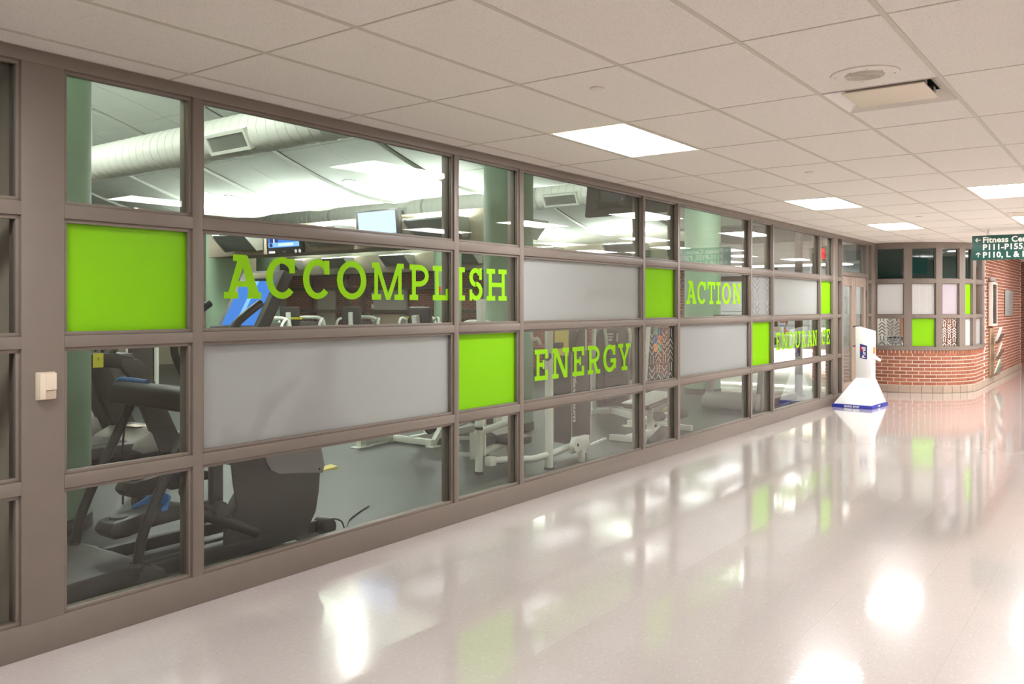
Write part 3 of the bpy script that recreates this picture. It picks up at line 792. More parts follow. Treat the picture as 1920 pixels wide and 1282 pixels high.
for k, (sa, sb) in enumerate(BC):
    xa, ya, _ = bay(sa, -.045); xb, yb, _ = bay(sb, -.045)
    t = Vector((xb - xa, yb - ya, 0)); L = t.length; t.normalize(); n_ = Vector((t.y, -t.x, 0))
    for r, (z0, z1) in enumerate(BROWS):
        ty = BT[k][r]
        mt = {'pattern': 'glass', 'whitepattern': 'frost_white', 'orangepattern': 'glass'}.get(ty, ty)
        nm_ = {'lime': 'lime_pane', 'teal': 'spandrel_pane', 'glass': 'glass_pane', 'tint_glass': 'glass_pane'}.get(ty, 'patterned_pane' if 'pattern' in ty else 'frosted_pane')
        A = Vector((xa, ya, 0)); B = Vector((xb, yb, 0)); h = n_ * .003
        b = MB().hexa([A - h + Vector((0, 0, z0)), B - h + Vector((0, 0, z0)), B + h + Vector((0, 0, z0)), A + h + Vector((0, 0, z0))],
                      [A - h + Vector((0, 0, z1)), B - h + Vector((0, 0, z1)), B + h + Vector((0, 0, z1)), A + h + Vector((0, 0, z1))])
        p = b.build(nm_, mt, bw, smooth=False)
        f = MB()
        for (u0, u1, v0, v1) in ((0, L, z0, z0 + .012), (0, L, z1 - .012, z1), (0, .012, z0, z1), (L - .012, L, z0, z1)):
            c = []
            for v in (v0, v1):
                for u, o in ((u0, .004), (u1, .004), (u1, .026), (u0, .026)):
                    q = A + t * u + n_ * o; c.append((q.x, q.y, v))
            f.hexa(c[:4], c[4:])
        f.build('glazing_stop', 'bronze', bw, smooth=False)
        if 'pattern' in ty:
            lb = {'pattern': 'clear pane with grey chevron pattern, desk things behind it', 'whitepattern': 'white pane with pale chevron pattern', 'orangepattern': 'white lined pane with orange brick showing through'}[ty]
            p['label'] = lb
            def put(u, v, A=A, t=t, n_=n_):
                if u is None: return tuple(n_)
                q = A + t * u + n_ * .0045; return (q.x, q.y, v)
            mm = {'pattern': 'etch_grey', 'whitepattern': 'etch', 'orangepattern': 'etch'}[ty]
            lwid = .024 if ty != 'orangepattern' else .02
            o = lines_pattern(MB(), .02, L - .02, z0 + .02, z1 - .02, .145 if ty != 'orangepattern' else .13, lwid, 0, put=put, pitch=.44).build('film_pattern', mm, p, smooth=False); o['kind'] = 'stuff'
# bay room behind the panes
br = MB().box(17.76, 24, .14, .2, 0, CEIL).build('wall_bay_room', 'gym_white', smooth=False)
tag(br, 'white inside wall of the small room behind the curved bay', 'wall', kind='structure')
MB().box(22.4, 22.5, -1.3, .14, 0, CEIL).build('side_wall', 'gym_white', br, smooth=False)
brick_pale = pbr('orange_brick', (206, 128, 92), 0.8)
MB().box(19.3, 19.4, -1.28, -.1, 0, 2.1).build('brick_pier', brick_pale, br, smooth=False)
o = MB().box(18.3, 22.4, -.98, .14, -.004, .004).build('floor_bay_room', 'rubber', smooth=False)
tag(o, 'grey floor of the small room behind the curved bay', 'floor', kind='structure')
t = thing('ceiling_light', 'ceiling light added to light the small room behind the curved bay', 'light', (19.2, -.45, 2.6))  # lamp added to light the room behind the panes
MB().box(-.6, .6, -.3, .3, 0, .02).build('diffuser', emis('added_bay_lens', (1, .97, .95), 9), t, smooth=False)
MB().box(-.62, .62, -.32, .32, .02, .226).build('housing', 'white_enamel', t, smooth=False)
t = thing('desk', 'white desk top behind the lowest patterned bay pane', 'desk', (18.75, -.22, 0))
MB().box(-.35, .5, -.3, .3, .84, .88).build('top', 'white_plastic', t, bevel=.004)
for a in (-.3, .45):
    for c in (-.26, .26): MB().box(a - .02, a + .02, c - .02, c + .02, .004, .84).build('leg', 'steel', t, smooth=False)
t = thing('desk_phone', 'dark grey desk phone with cord behind the patterned bay pane', 'phone', (18.62, -.16, .88))
MB().hexa([(-.09, -.1, 0), (.09, -.1, 0), (.09, .1, 0), (-.09, .1, 0)], [(-.08, -.1, .03), (.09, -.1, .12), (.09, .1, .12), (-.08, .1, .03)]).build('body', 'grey', t, bevel=.006)
MB().tube([(-.02, -.13, .09), (0, -.12, .12), (.02, 0, .13), (.0, .12, .12), (-.02, .13, .09)], .02, 8).build('handset', 'black', t)
t = thing('paper_box', 'small white box on the desk left of the grey phone', 'box', (18.48, .03, .88))
MB().box(-.06, .06, -.06, .06, 0, .09).build('carton', 'white_plastic', t, bevel=.004)
MB().box(-.045, .045, -.03, .03, .088, .095).build('slot', 'grey', t, smooth=False)

# display case, plaque, brochure rack on the straight brick wall
t = thing('display_case', 'shallow white framed glass display case on the red brick wall', 'display case', (20.95, -1.5, 1.67))
MB().box(-.33, .33, -.012, -.004, -.43, .43).build('back', 'paper', t, smooth=False)
f = stop_ring(MB(), -.36, .36, -.455, .455, .045, -.085, -.006).build('frame', 'white_enamel', t, bevel=.004)
MB().box(-.32, .32, -.078, -.074, -.42, .42).build('glass', 'tint_glass', t, smooth=False)
for k, (x, z, c) in enumerate(((-.16, .2, 'green_card'), (.14, .18, 'paper'), (.14, -.15, 'blue_card'), (-.16, -.2, 'brown_paper'))):
    MB().box(x - .14, x + .14, -.03, -.012, z - .12, z + .12).build('notice', c, t, smooth=False)
o = MB().box(-.3, .3, -.05, -.004, -.04, .04).build('case_sign', 'grille', loc=(21.0, -1.5, 2.185), bevel=.004)
tag(o, 'slim metal name plate above the white display case', 'plate')
t = thing('wall_plaque', 'square brushed metal plaque on the red brick wall', 'plaque', (23.87, -1.5, 1.70))
MB().box(-.66, .66, -.03, -.004, -.3, .3).build('plate', 'grille', t, bevel=.004)
MB().lathe([(0, -.034), (.16, -.034), (.17, -.03)], (0, 0, .08), 24, 'y').build('emblem', 'grey', t)
for k in range(4): MB().box(-.35, .35, -.033, -.03, -.12 - k * .04, -.108 - k * .04).build('raised_line', 'grey', t, smooth=False)
t = thing('brochure_rack', 'wall rack of three tiers of leaflets under the display case', 'rack', (21.05, -1.52, .17))
MB().box(-.3, .3, -.0, .016, 0, 1.0).build('back_panel', 'brown_paper', t, smooth=False)
for k in range(3):
    z = .02 + k * .33
    MB().hexa([(-.3, -.10, z), (.3, -.10, z), (.3, -.09, z), (-.3, -.09, z)], [(-.3, -.2, z + .2), (.3, -.2, z + .2), (.3, -.19, z + .2), (-.3, -.19, z + .2)]).box(-.3, .3, -.10, 0, z - .006, z).build('pocket', 'tint_glass', t, smooth=False)
for k, (z, x, c) in enumerate(((.05, -.2, 'paper'), (.05, .15, 'green_card'), (.38, -.15, 'brown_paper'), (.38, .2, 'paper'), (.71, -.1, 'paper'), (.71, .22, 'paper'))):
    o = MB().hexa([(-.1, -.06, 0), (.1, -.06, 0), (.1, -.05, 0), (-.1, -.05, 0)], [(-.1, -.15, .29), (.1, -.15, .29), (.1, -.14, .29), (-.1, -.14, .29)]).build('leaflet', c, loc=(21.05 + x * .8, -1.53, .185 + z), smooth=False)
    tag(o, ['white leaflet in the lowest pocket, near end', 'pale green leaflet in the lowest pocket, far end', 'brown leaflet in the middle pocket', 'white leaflet in the middle pocket, far end', 'white leaflet in the top pocket', 'second white leaflet in the top pocket, far end'][k] + ' of the wall rack', 'leaflet', 'leaflets in the wall rack')

# ------------------------------------------------------------------ hanging sign
t = thing('hanging_sign', 'dark green hanging direction sign with white lettering, top right', 'sign', (15.6, -1.91, 2.35))
SW, SH = 1.75, .385
MB().box(-.02, .02, -SW, 0, 0, SH).build('panel', 'sign_green', t, bevel=.004)
for y in (-.22, -SW + .22): MB().tube([(0, y, SH), (0, y, CEIL - 2.35)], .012, 8).build('rod', 'steel', t)
rot = (pi / 2, 0, -pi / 2)
for row, (s_, z) in enumerate((('Fitness Center, Pool', .272), ('P111-P155, P200-P299', .158), ('P110, L & M', .038))):
    text('lettering', s_, .122, 'sign_white', t, (-.0215, -.145, z), rot, bold=.0042, sx=.96, spacing=1.06)
def arrow(dx, z, up):
    b = MB(); h = .036
    pts = [((-h, 0), (h, 0)), ((-h, 0), (-h + .03, .03)), ((-h, 0), (-h + .03, -.03))]
    for p, q in pts:
        def P(u):
            a, c = u
            if up: a, c = -c, -a
            return (-.0222, dx - a, z + c)
        b.bar(P(p), P(q), .013, .0015, up=(1, 0, 0))
    return b
arrow(-.085, .315, False).build('arrow', 'sign_white', t, smooth=False)
arrow(-.085, .082, True).build('arrow', 'sign_white', t, smooth=False)

# ------------------------------------------------------------------ sanitizer stand
t = thing('sanitizer_stand', 'white hand sanitizer floor stand with blue base by the door', 'dispenser', (14.98, -.40, 0), rz=-.06)
BX, BY = .42, .31                                        # half sizes of the foot
ax, ay, yo = .11, .12, -.085
MB().hexa([(-BX, -BY, 0), (BX, -BY, 0), (BX, BY, 0), (-BX, BY, 0)], [(-BX + .008, -BY + .008, .055), (BX - .008, -BY + .008, .055), (BX - .008, BY - .008, .055), (-BX + .008, BY - .008, .055)]).build('base_trim', 'royal', t, bevel=.004)
b = MB()
b.hexa([(-BX + .02, -BY + .02, .055), (BX - .02, -BY + .02, .055), (BX - .02, BY - .02, .055), (-BX + .02, BY - .02, .055)], [(-ax, yo - ay, .47), (ax, yo - ay, .47), (ax, yo + ay, .47), (-ax, yo + ay, .47)])
b.build('skirt', 'white_plastic', t, bevel=.01)
b = MB()
b.prism([(yo - ay, .46), (yo + ay, .46), (yo + ay + .01, 1.30), (yo - ay - .005, 1.225)], -ax, ax, 'x')
b.build('tower', 'white_plastic', t, bevel=.012)
MB().box(-.06, .06, yo - ay - .02, yo - ay, 1.0, 1.16).build('pump_cover', 'white_plastic', t, bevel=.008)
MB().box(-.03, .03, yo - ay - .018, yo - ay, .86, .97).build('nozzle', 'orange', t, bevel=.004)
MB().hexa([(-.06, yo - ay, .80), (.06, yo - ay, .80), (.06, yo - ay, .84), (-.06, yo - ay, .84)], [(-.06, yo - ay - .10, .74), (.06, yo - ay - .10, .74), (.06, yo - ay - .10, .77), (-.06, yo - ay - .10, .77)]).build('drip_tray', 'white_plastic', t, bevel=.004)
b = MB().prism([(yo + .055, .79), (yo - .055, .77), (yo - .055, .99), (yo + .055, 1.02)], -ax - .002, -ax - .0006, 'x')
lg = b.build('logo', 'navy', t, smooth=False)
MB().prism([(yo + .045, .91), (yo + .01, .90), (yo + .01, .96), (yo + .045, .985)], -ax - .0028, -ax - .002, 'x').build('logo_flash', 'red', t, smooth=False)
lt = text('lettering', 'Purell', .078, 'sign_white', t, (0, 0, 0), (0, 0, 0), bold=.002)
# text x -> +z, text y -> +y (reads bottom to top seen from -x)
lt.matrix_local = Matrix(((0, 0, -1, -ax - .0034), (0, 1, 0, yo - .03), (1, 0, 0, .79), (0, 0, 0, 1)))
text('lettering', 'QUICK STOP', .04, 'sign_white', t, (-BX + .0015, .12, .014), (pi / 2 - .0, 0, -pi / 2), bold=.0015)
text('lettering', 'STOP', .04, 'sign_white', t, (-.1, -BY + .0015, .014), (pi / 2, 0, 0), bold=.0015)

# ================================================================== GYM
GXA, GXB, GYB = 1.95, 18.1, 17.6
o = MB().box(XA, 22, 0.0, GYB, -.1, 0.0).build('floor_gym', 'rubber', smooth=False)
tag(o, 'dark grey green rubber gym floor behind the glazing', 'floor', kind='structure')
o = MB().box(GXA - .04, GXA + .06, FD, GYB, 0, 5.4).build('wall_gym_left', 'gym_wall', smooth=False)
tag(o, 'partition wall between the gym and the dark side room', 'wall', kind='structure')
o = MB().box(GXA, 22, GYB, GYB + .15, 0, 5.4).build('wall_gym_back', 'gym_wall', smooth=False)
tag(o, 'back wall of the gym', 'wall', kind='structure')
wf = MB().box(GXB, GXB + .15, 4.0, GYB, 0, 3.0).build('wall_gym_far', 'brick_y', smooth=False)
MB().box(GXB - .02, GXB + .15, 4.0, GYB, 3.0, 5.4).build('upper_wall', 'gym_white', wf, smooth=False)
tag(wf, 'red brick far wall of the gym with brown framing', 'wall', kind='structure')
# brown storefront framing in front of the brick
for z in (.06, 1.48, 2.14, 2.56): MB().box(17.86, 17.93, 4.0, GYB, z - .045, z + .045).build('frame_rail', 'dark_brown', wf, smooth=False)
for y in (5.0, 6.6, 8.2, 11.2, 14.65, 13.98, 16.2): MB().box(17.86, 17.93, y - .05, y + .05, .105, 2.515).build('frame_post', 'dark_brown', wf, smooth=False)
MB().box(17.94, 18.0, 12.3, 13.6, 0, 2.1).build('grey_door', 'door_grey', wf, smooth=False)
MB().box(17.925, 17.94, 12.55, 13.35, .9, 1.42).build('notice_board', 'tan', wf, smooth=False)
for z in (1.62, 1.2, 1.95): MB().box(17.92, 17.94, 13.57, 13.66, z - .06, z + .06).build('hinge', 'white_sticker', wf, smooth=False)
MB().box(17.94, 18.0, 15.2, 16.0, 0, 2.1).build('grey_door', 'door_grey', wf, smooth=False)
# reception end: pale boards
wr = MB().box(19.0, 19.1, .2, 4.2, 0, 5.4).build('wall_reception', 'siding', smooth=False)
tag(wr, 'pale grey boarded wall behind the reception counter', 'wall', kind='structure')
for k in range(9): MB().box(18.985, 19.0, .2, 4.0, .3 * k + .01, .3 * k + .292).build('board', 'siding', wr, bevel=.003, seg=1, smooth=False)
for z in (1.15, 2.25): MB().box(18.94, 18.985, 2.3, 3.95, z - .05, z + .05).build('window_rail', 'dark_brown', wr, smooth=False)
MB().box(18.94, 18.985, 2.28, 2.4, .9, 2.5).build('window_post', 'dark_brown', wr, smooth=False)
MB().box(GXB, 19.0, 3.95, 4.05, 0, 5.4).build('side_wall', 'gym_white', wr, smooth=False)
MB().box(17.8, 19.0, .16, .22, 0, 5.4).build('side_wall', 'gym_white', wr, smooth=False)

# vaulted ceiling
def vault(x):
    if x < 10.3: return 3.95 - .6 * cos(2 * pi * (x - 10.3) / 10.6)
    if x < 12.9: return 3.35 + (4.15 - 3.35) * (.5 - .5 * cos(pi * (x - 10.3) / 2.6))
    if x < 17.6: return 3.28 + (4.15 - 3.28) * (.5 + .5 * cos(pi * (x - 12.9) / 4.7))
    return 3.28 + .1 * (x - 17.6)
gc = MB().box(GXA, 22, .12, GYB, 5.2, 5.3).build('ceiling_gym', 'gym_white', smooth=False)
tag(gc, 'curved vault ceiling of pale panels over the gym', 'ceiling', kind='structure')
XS = [2.0, 3.2, 4.4, 5.6, 6.8, 8.0, 9.2, 10.3, 11.5, 12.9, 14.1, 15.3, 16.5, 17.6, 19.0]
YS = [.15] + [.065 + .94 * k for k in range(1, 19)]
for a in range(len(XS) - 1):
    for c in range(len(YS) - 1):
        y0, y1 = YS[c] + .006, YS[c + 1] - .006
        if c % 2 == 1: y1 -= .04
        else: y0 += .04 if c else 0
        n = 6; x0, x1 = XS[a] + .006, XS[a + 1] - .006
        top = []; bot = []
        for i in range(n + 1):
            x = x0 + (x1 - x0) * i / n; z = vault(x)
            bot.append((x, z)); top.append((x, z + .03))
        MB().prism(bot + top[::-1], y0, y1, 'y').build('vault_panel', 'panel', gc, ang=25)
for k in range(2, len(YS) - 1, 2):
    y = YS[k]
    for w_, dz, nm_, mt in ((.045, .022, 'rib_recess', 'rib'), (.012, -.03, 'rib_lip', 'panel')):
        pts = [2.0 + (19.0 - 2.0) * i / 70 for i in range(71)]
        bot = [(x, vault(x) + dz) for x in pts]; top = [(x, vault(x) + .05) for x in pts]
        yy = y if nm_ == 'rib_recess' else y + .035
        MB().prism(bot + top[::-1], yy - w_, yy + w_, 'y').build(nm_, mt, gc, ang=25)
# columns
for n_, (x, y, r, h, lb) in enumerate([(3.04, 2.3, .33, 4.8, 'sage green round column right of the wide brown post'), (9.35, 2.62, .33, 3.6, 'sage green round column behind the last letters of ACCOMPLISH'),
                        (15.4, 2.48, .33, 3.8, 'sage green round column behind the word ACTION'), (10.4, 10.3, .33, 3.6, 'far sage green column behind the letter A'),
                        (15.9, 15.8, .33, 3.8, 'farthest sage green column behind the first letter C'), (15.9, 9.1, .33, 3.8, 'far sage green column behind the letter L')]):
    t = thing('column', lb, 'column', (x, y, 0), kind='structure', group='round green columns of the gym')
    MB().lathe([(0, 0), (r, 0), (r, h), (0, h)], n=40).build('shaft', 'green_col', t)
    MB().lathe([(r, 0), (r + .012, 0), (r + .008, .1), (r, .1)], n=40).build('rubber_base', 'rubber_base', t)
t = thing('fire_alarm', 'small red fire alarm box on the far green column by the letter L', 'alarm', (15.575, 9.1, 2.02))
MB().box(-.05, 0, -.06, .06, -.07, .07).build('box', 'red', t, bevel=.006)
MB().box(-.07, -.05, -.01, .05, -.05, .05).build('strobe', 'white_plastic', t, bevel=.006)
# beams
o = MB().box(9.95, 10.65, 3.25, 10.15, 2.56, 3.06).build('beam', 'gym_wall', bevel=.01)
tag(o, 'beige soffit beam carrying the two televisions', 'beam', kind='structure', group='beige soffit beams of the gym')
o = MB().box(17.35, 18.08, 4.0, GYB, 2.56, 3.06).build('beam', 'gym_wall', bevel=.01)
tag(o, 'farther beige soffit beam over the brick wall', 'beam', kind='structure', group='beige soffit beams of the gym')
o = MB().box(17.35, 18.9, .25, 3.95, 2.5, 2.9).build('beam', 'siding', bevel=.01)
tag(o, 'pale soffit over the reception counter', 'beam', kind='structure')
# recessed round downlights in the vault
M['downlight'] = emis('downlight_lens', GYM_C, DOWNLIGHT_E)
DL = [(9.15, 5.38), (9.15, 8.3), (9.15, 11.2), (4.2, 3.4), (4.2, 6.6), (4.2, 9.8), (14.6, 4.6), (14.6, 8.0), (14.6, 11.4), (14.2, 1.3)]  # only the first is seen; the others are added to brighten the gym
for k, (x, y) in enumerate(DL):
    z = vault(x); sl = math.atan((vault(x + .05) - vault(x - .05)) / .1)
    t = thing('recessed_downlight', 'lit round downlight in the vault over the pale television' if k == 0 else 'round downlight recessed in the gym vault, unseen and added to brighten the gym', 'light', (x, y, z - .004), group='recessed downlights of the gym vault')
    t.rotation_euler = (0, -sl, 0)
    MB().lathe([(.115, .004), (.15, -.008), (.155, .0), (.155, .01)], n=28).build('trim_ring', 'white_enamel', t)
    MB().lathe([(0, -.001), (.115, -.001), (.115, .003), (0, .003)], n=28).build('lens', 'downlight', t)
# ducts
def duct(x, z, r, y0, y1, label):
    t = thing('air_duct', label, 'air duct', (x, y0, z), group='white spiral air ducts under the gym ceiling')
    L = y1 - y0; pr = [(0, 0), (r, 0)]; y = .12
    while y < L:
        pr += [(r, y), (r + .006, y + .006), (r + .006, y + .014), (r, y + .02)]; y += .16
    pr += [(r, L), (0, L)]
    MB().lathe(pr, n=32, axis='y').build('spiral_body', 'duct', t)
    for yy in [1.2, 4.0, 6.8, 9.6]:
        if yy > L: break
        MB().lathe([(r + .004, yy), (r + .016, yy), (r + .016, yy + .05), (r + .004, yy + .05)], n=32, axis='y').build('joint_band', 'duct_seam', t)
    return t
def grille(t, y, r, ang, w=.66, h=.17):
    """register on the -x side, turned down by ang"""
    g = thing('register', None, None); g.parent = t; g.location = (0, y, 0); g.rotation_euler = (0, -ang, 0)
    e = .035
    f = MB()
    x0, x1 = -r - .035, -r + .02
    f.box(x0, x1, -w / 2 - e, w / 2 + e, -h / 2 - e, -h / 2).box(x0, x1, -w / 2 - e, w / 2 + e, h / 2, h / 2 + e).box(x0, x1, -w / 2 - e, -w / 2, -h / 2, h / 2).box(x0, x1, w / 2, w / 2 + e, -h / 2, h / 2)
    f.build('register_frame', 'duct', g, smooth=False)
    MB().box(-r - .006, -r - .002, -w / 2, w / 2, -h / 2, h / 2).build('register_back', 'fix', g, smooth=False)
    s = MB(); n = 26
    for k in range(n):
        yy = -w / 2 + w * (k + .5) / n
        s.box(-r - .026, -r - .008, yy - .004, yy + .004, -h / 2, h / 2)
    o = s.build('vanes', 'grille', g, smooth=False); o['kind'] = 'stuff'
d1 = duct(6.2, 3.60, .235, .9, 12.5, 'nearest white spiral air duct behind the upper panes')
for y in (3.2, 7.4): grille(d1, y, .235, R(28))
d2 = duct(13.6, 3.68, .225, .9, 13.5, 'farther white spiral air duct beyond the television beam')
for y in (3.45, 7.6): grille(d2, y, .225, R(28))
for d_, x in ((d1, 6.2), (d2, 13.6)):
    for y in (1.0, 3.9, 6.5, 9.4): 
        MB().tube([(-.05, y, .2), (-.05, y, (vault(x) + .02) - d_.location.z)], .006, 6).build('hanger_rod', 'duct_seam', d_)
# uplights on the beams
def uplight(x, y, z, label):
    t = thing('wall_uplight', label, 'light', (x, y, z), group='wedge shaped uplights along the gym beams')
    W = .45
    MB().prism([(0, -.12), (-.12, -.15), (-.42, .10), (-.42, .13), (0, .13)], -W, W, 'y').build('housing', 'fix', t, bevel=.006)
    for s in (-1, 1): MB().prism([(0, -.15), (-.14, -.17), (-.44, .10), (-.44, .14), (0, .14)], s * W - .012, s * W + .012, 'y').build('end_cap', 'grille', t, smooth=False)
    MB().box(-.38, -.03, -W + .04, W - .04, .131, .135).build('lens', 'uplight', t, smooth=False)
    MB().box(-.0, .03, -.2, .2, -.08, .08).build('wall_plate', 'grille', t, smooth=False)
    return t
UL = ['wedge uplight on the near beam, left of the news television', 'wedge uplight on the near beam, between the two televisions', 'wedge uplight on the near beam, right of the pale television']
for y, lb in zip((8.93, 6.58, 4.2), UL): uplight(9.92, y, 2.79, lb)
UL2 = ['wedge uplight on the far beam above the first letter C', 'wedge uplight on the far beam above the second letter C', 'wedge uplight on the far beam above the letter M', 'wedge uplight on the far beam left of the middle green column', 'wedge uplight on the far beam behind the frosted pane', 'wedge uplight on the far beam nearest the reception']
for y, lb in zip((16.4, 14.2, 11.9, 9.6, 7.2, 5.0), UL2): uplight(17.32, y, 2.87, lb)
for y in (2.2, 5.5, 9.0, 12.5):  # unseen uplights, added to light the gym from the partition side
    t = uplight(2.05, y, 2.95, 'wedge uplight on the partition side of the gym, outside the view, added for its light')
    t.rotation_euler = (0, 0, pi)
for y in (3.6, 6.0, 8.8):
    t = uplight(10.68, y, 2.79, 'wedge uplight on the hidden back of the near beam')
    t.rotation_euler = (0, 0, pi)
# televisions
def tv(y, z, label, news, b_=.277):
    t = thing('television', label, 'television', (9.72, y, z)); t.rotation_euler = (0, R(-6), 0)
    a = .47; vs = b_ / .277
    MB().box(0, .07, -a, a, -b_, b_).build('cabinet', 'black', t, bevel=.01)
    x = -.001
    def patch(name, mat, u0, u1, v0, v1, d=0): MB().box(x - .001 - d, x + .0005 - d, u0, u1, v0, v1).build(name, mat, t, smooth=False)
    # y runs to the left on screen: u grows to the left
    if news:
        patch('screen', 'screen_blue', -.40, .41, -.13, .215)
        patch('banner', 'screen_red', -.385, .06, .02, .20, .001)
        patch('presenter', 'screen_navy', .14, .36, -.04, .20, .001)
        patch('shirt', 'screen_pale', .235, .27, -.05, .20, .002)
        patch('ticker', 'screen_light', -.40, .41, -.12, -.045, .001)
        patch('ticker_text', 'screen_pale', -.25, .14, -.105, -.06, .002)
        patch('station_mark', 'screen_navy', .30, .38, -.115, -.05, .002)
        rot = (pi / 2, 0, -pi / 2)
        text('caption', 'FILES FOR BANKRUPTCY', .048, 'screen_white', t, (x - .0035, .045, .085), rot, bold=.002, sx=.60)
        text('caption', 'PROTECTION', .048, 'screen_white', t, (x - .0035, -.03, .04), rot, bold=.002, sx=.60)
    else:
        patch('screen', 'screen_pale', -.40, .41, -.19, .25)
        patch('screen_band', 'screen_blue', -.40, .41, -.19, -.10, .001)
    patch('sticker', 'white_sticker', .25, .41, -.265 * vs, -.22 * vs)
    patch('maker_plate', 'grey', -.04, .04, -.25 * vs, -.235 * vs)
    for yy in (-.30, -.40): MB().lathe([(0, -.003), (.033, -.003), (.033, .001), (0, .001)], (0, yy, -.243 * vs), 16, 'x').build('round_sticker', 'white_sticker', t, smooth=False)
    MB().box(.07, .2, -.1, .1, -.1, .1).build('wall_bracket', 'black', t, smooth=False)
tv(7.66, 2.775, 'wall television showing a news presenter with a red banner', True, .237)
tv(5.41, 2.86, 'wall television with a plain pale blue screen', False)
t = thing('television', 'dark hanging television seen from behind near the corridor glass', 'television', (9.35, .88, 2.74))
t.rotation_euler = (0, R(8), 0)
MB().box(0, .06, -.58, .57, 0, .68).build('cabinet', 'charcoal', t, bevel=.012)
MB().hexa([(0, -.40, .08), (0, .40, .08), (0, .40, .56), (0, -.40, .56)], [(-.07, -.32, .14), (-.07, .32, .14), (-.07, .32, .5), (-.07, -.32, .5)]).build('back_hump', 'charcoal', t, bevel=.01)
MB().box(-.11, -.065, -.05, .05, .10, .80).build('bracket', 'black', t, smooth=False)
for k in range(6): MB().box(-.114, -.109, -.015, .015, .14 + k * .08, .18 + k * .08).build('bracket_slot', 'grey', t, smooth=False)
MB().tube([(-.09, 0, .75), (-.09, 0, 1.0), (-.25, 0, 1.55)], .02, 8).build('ceiling_pole', 'black', t)

# dark side room left of the partition
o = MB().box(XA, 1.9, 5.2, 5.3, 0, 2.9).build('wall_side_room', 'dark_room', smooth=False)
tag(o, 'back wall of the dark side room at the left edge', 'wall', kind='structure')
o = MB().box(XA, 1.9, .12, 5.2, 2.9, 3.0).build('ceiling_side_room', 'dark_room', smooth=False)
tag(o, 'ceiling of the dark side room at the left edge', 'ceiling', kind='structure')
t = thing('side_cabinet', 'low beige cabinet with grey top in the dark room at the left edge', 'cabinet', (1.45, .85, 0))
MB().box(-.5, .42, -.3, .3, .06, .42).build('body', 'cream', t, bevel=.005)
MB().box(-.5, .42, -.28, .28, 0, .06).build('plinth', 'grey', t, smooth=False)
MB().box(-.52, .44, -.32, .32, .42, .62).build('grey_cushion', 'grey', t, bevel=.03)

# ------------------------------------------------------------------ gym machines
def wb_(mb, name, mat, t, **kw):
    """build a part from world coordinates under an unrotated thing"""
    o = mb.build(name, mat, t, **kw); o.matrix_parent_inverse = Matrix.Translation(-Vector(t.location)); return o
def rbar(b, pts, r, n=12): return b.tube(pts, r, n)
def curve(P, n=6):
    """Catmull-Rom through P"""
    P = [Vector(p) for p in P]; out = []
    for i in range(len(P) - 1):
        a = P[max(i - 1, 0)]; b = P[i]; c = P[i + 1]; d = P[min(i + 2, len(P) - 1)]
        for k in range(n):
            t = k / n
            out.append(.5 * ((2 * b) + (c - a) * t + (2 * a - 5 * b + 4 * c - d) * t * t + (3 * b - a - 3 * c + d) * t ** 3))
    out.append(P[-1]); return out

t = thing('elliptical_trainer', 'black elliptical trainer with blue grips and tilted blue screen by the glass', 'exercise machine', (3.1, .8, 0))
b = MB().prism([(2.08, .0), (2.08, .12), (2.30, .155), (2.60, .165), (2.74, .15), (2.86, .10), (2.90, 0)], .43, 1.19, 'y')
wb_(b, 'rear_platform', 'charcoal', t, bevel=.012)
b = MB().box(2.8, 4.02, .50, .60, .03, .13).box(2.8, 4.02, 1.0, 1.10, .03, .13).box(2.75, 3.9, .74, .86, .03, .10)
wb_(b, 'base_rail', 'black', t, bevel=.015)
SH_ = [(3.30, .10), (3.34, .24), (3.41, .33), (3.38, .51), (3.36, .66), (3.40, .95), (3.52, 1.22), (3.72, 1.30), (3.92, 1.18), (4.05, .90), (4.10, .64), (4.13, .46), (4.12, .33), (4.09, .19), (4.03, .10)]
b = MB(); k = len(SH_)                                    # the cover narrows towards its far side
far = [(x + (.42 if x < 3.6 else 0), 1.06, z) for x, z in SH_]
b.add([(x, .50, z) for x, z in SH_] + far, [tuple(range(k - 1, -1, -1)), tuple(range(k, 2 * k))] + [(i, (i + 1) % k, k + (i + 1) % k, k + i) for i in range(k)])
wb_(b, 'shroud', 'charcoal', t, bevel=.02)
HD = [(3.62, .68), (3.64, .60), (3.68, .54), (3.75, .505), (4.14, .455), (4.155, .51), (4.12, .66), (4.06, .92), (3.93, 1.20), (3.74, 1.32), (3.66, 1.1)]
wb_(MB().prism(HD, .485, 1.075, 'y'), 'hood', 'grey', t, bevel=.012)
for z in (.50,): wb_(MB().lathe([(0, .482), (.007, .482), (.007, .49)], (4.1, 0, .49), 8, 'y'), 'hood_screw', 'dark', t)
wb_(MB().box(4.0, 4.2, .52, .60, .02, .12).lathe([(0, .44), (.06, .44), (.065, .46), (.065, .56), (0, .56)], (4.16, 0, .075), 16, 'y'), 'transport_wheel', 'black', t, bevel=.004)
wb_(MB().box(3.9, 4.08, .46, .5, .03, .05), 'foot_bracket', 'steel', t, smooth=False)
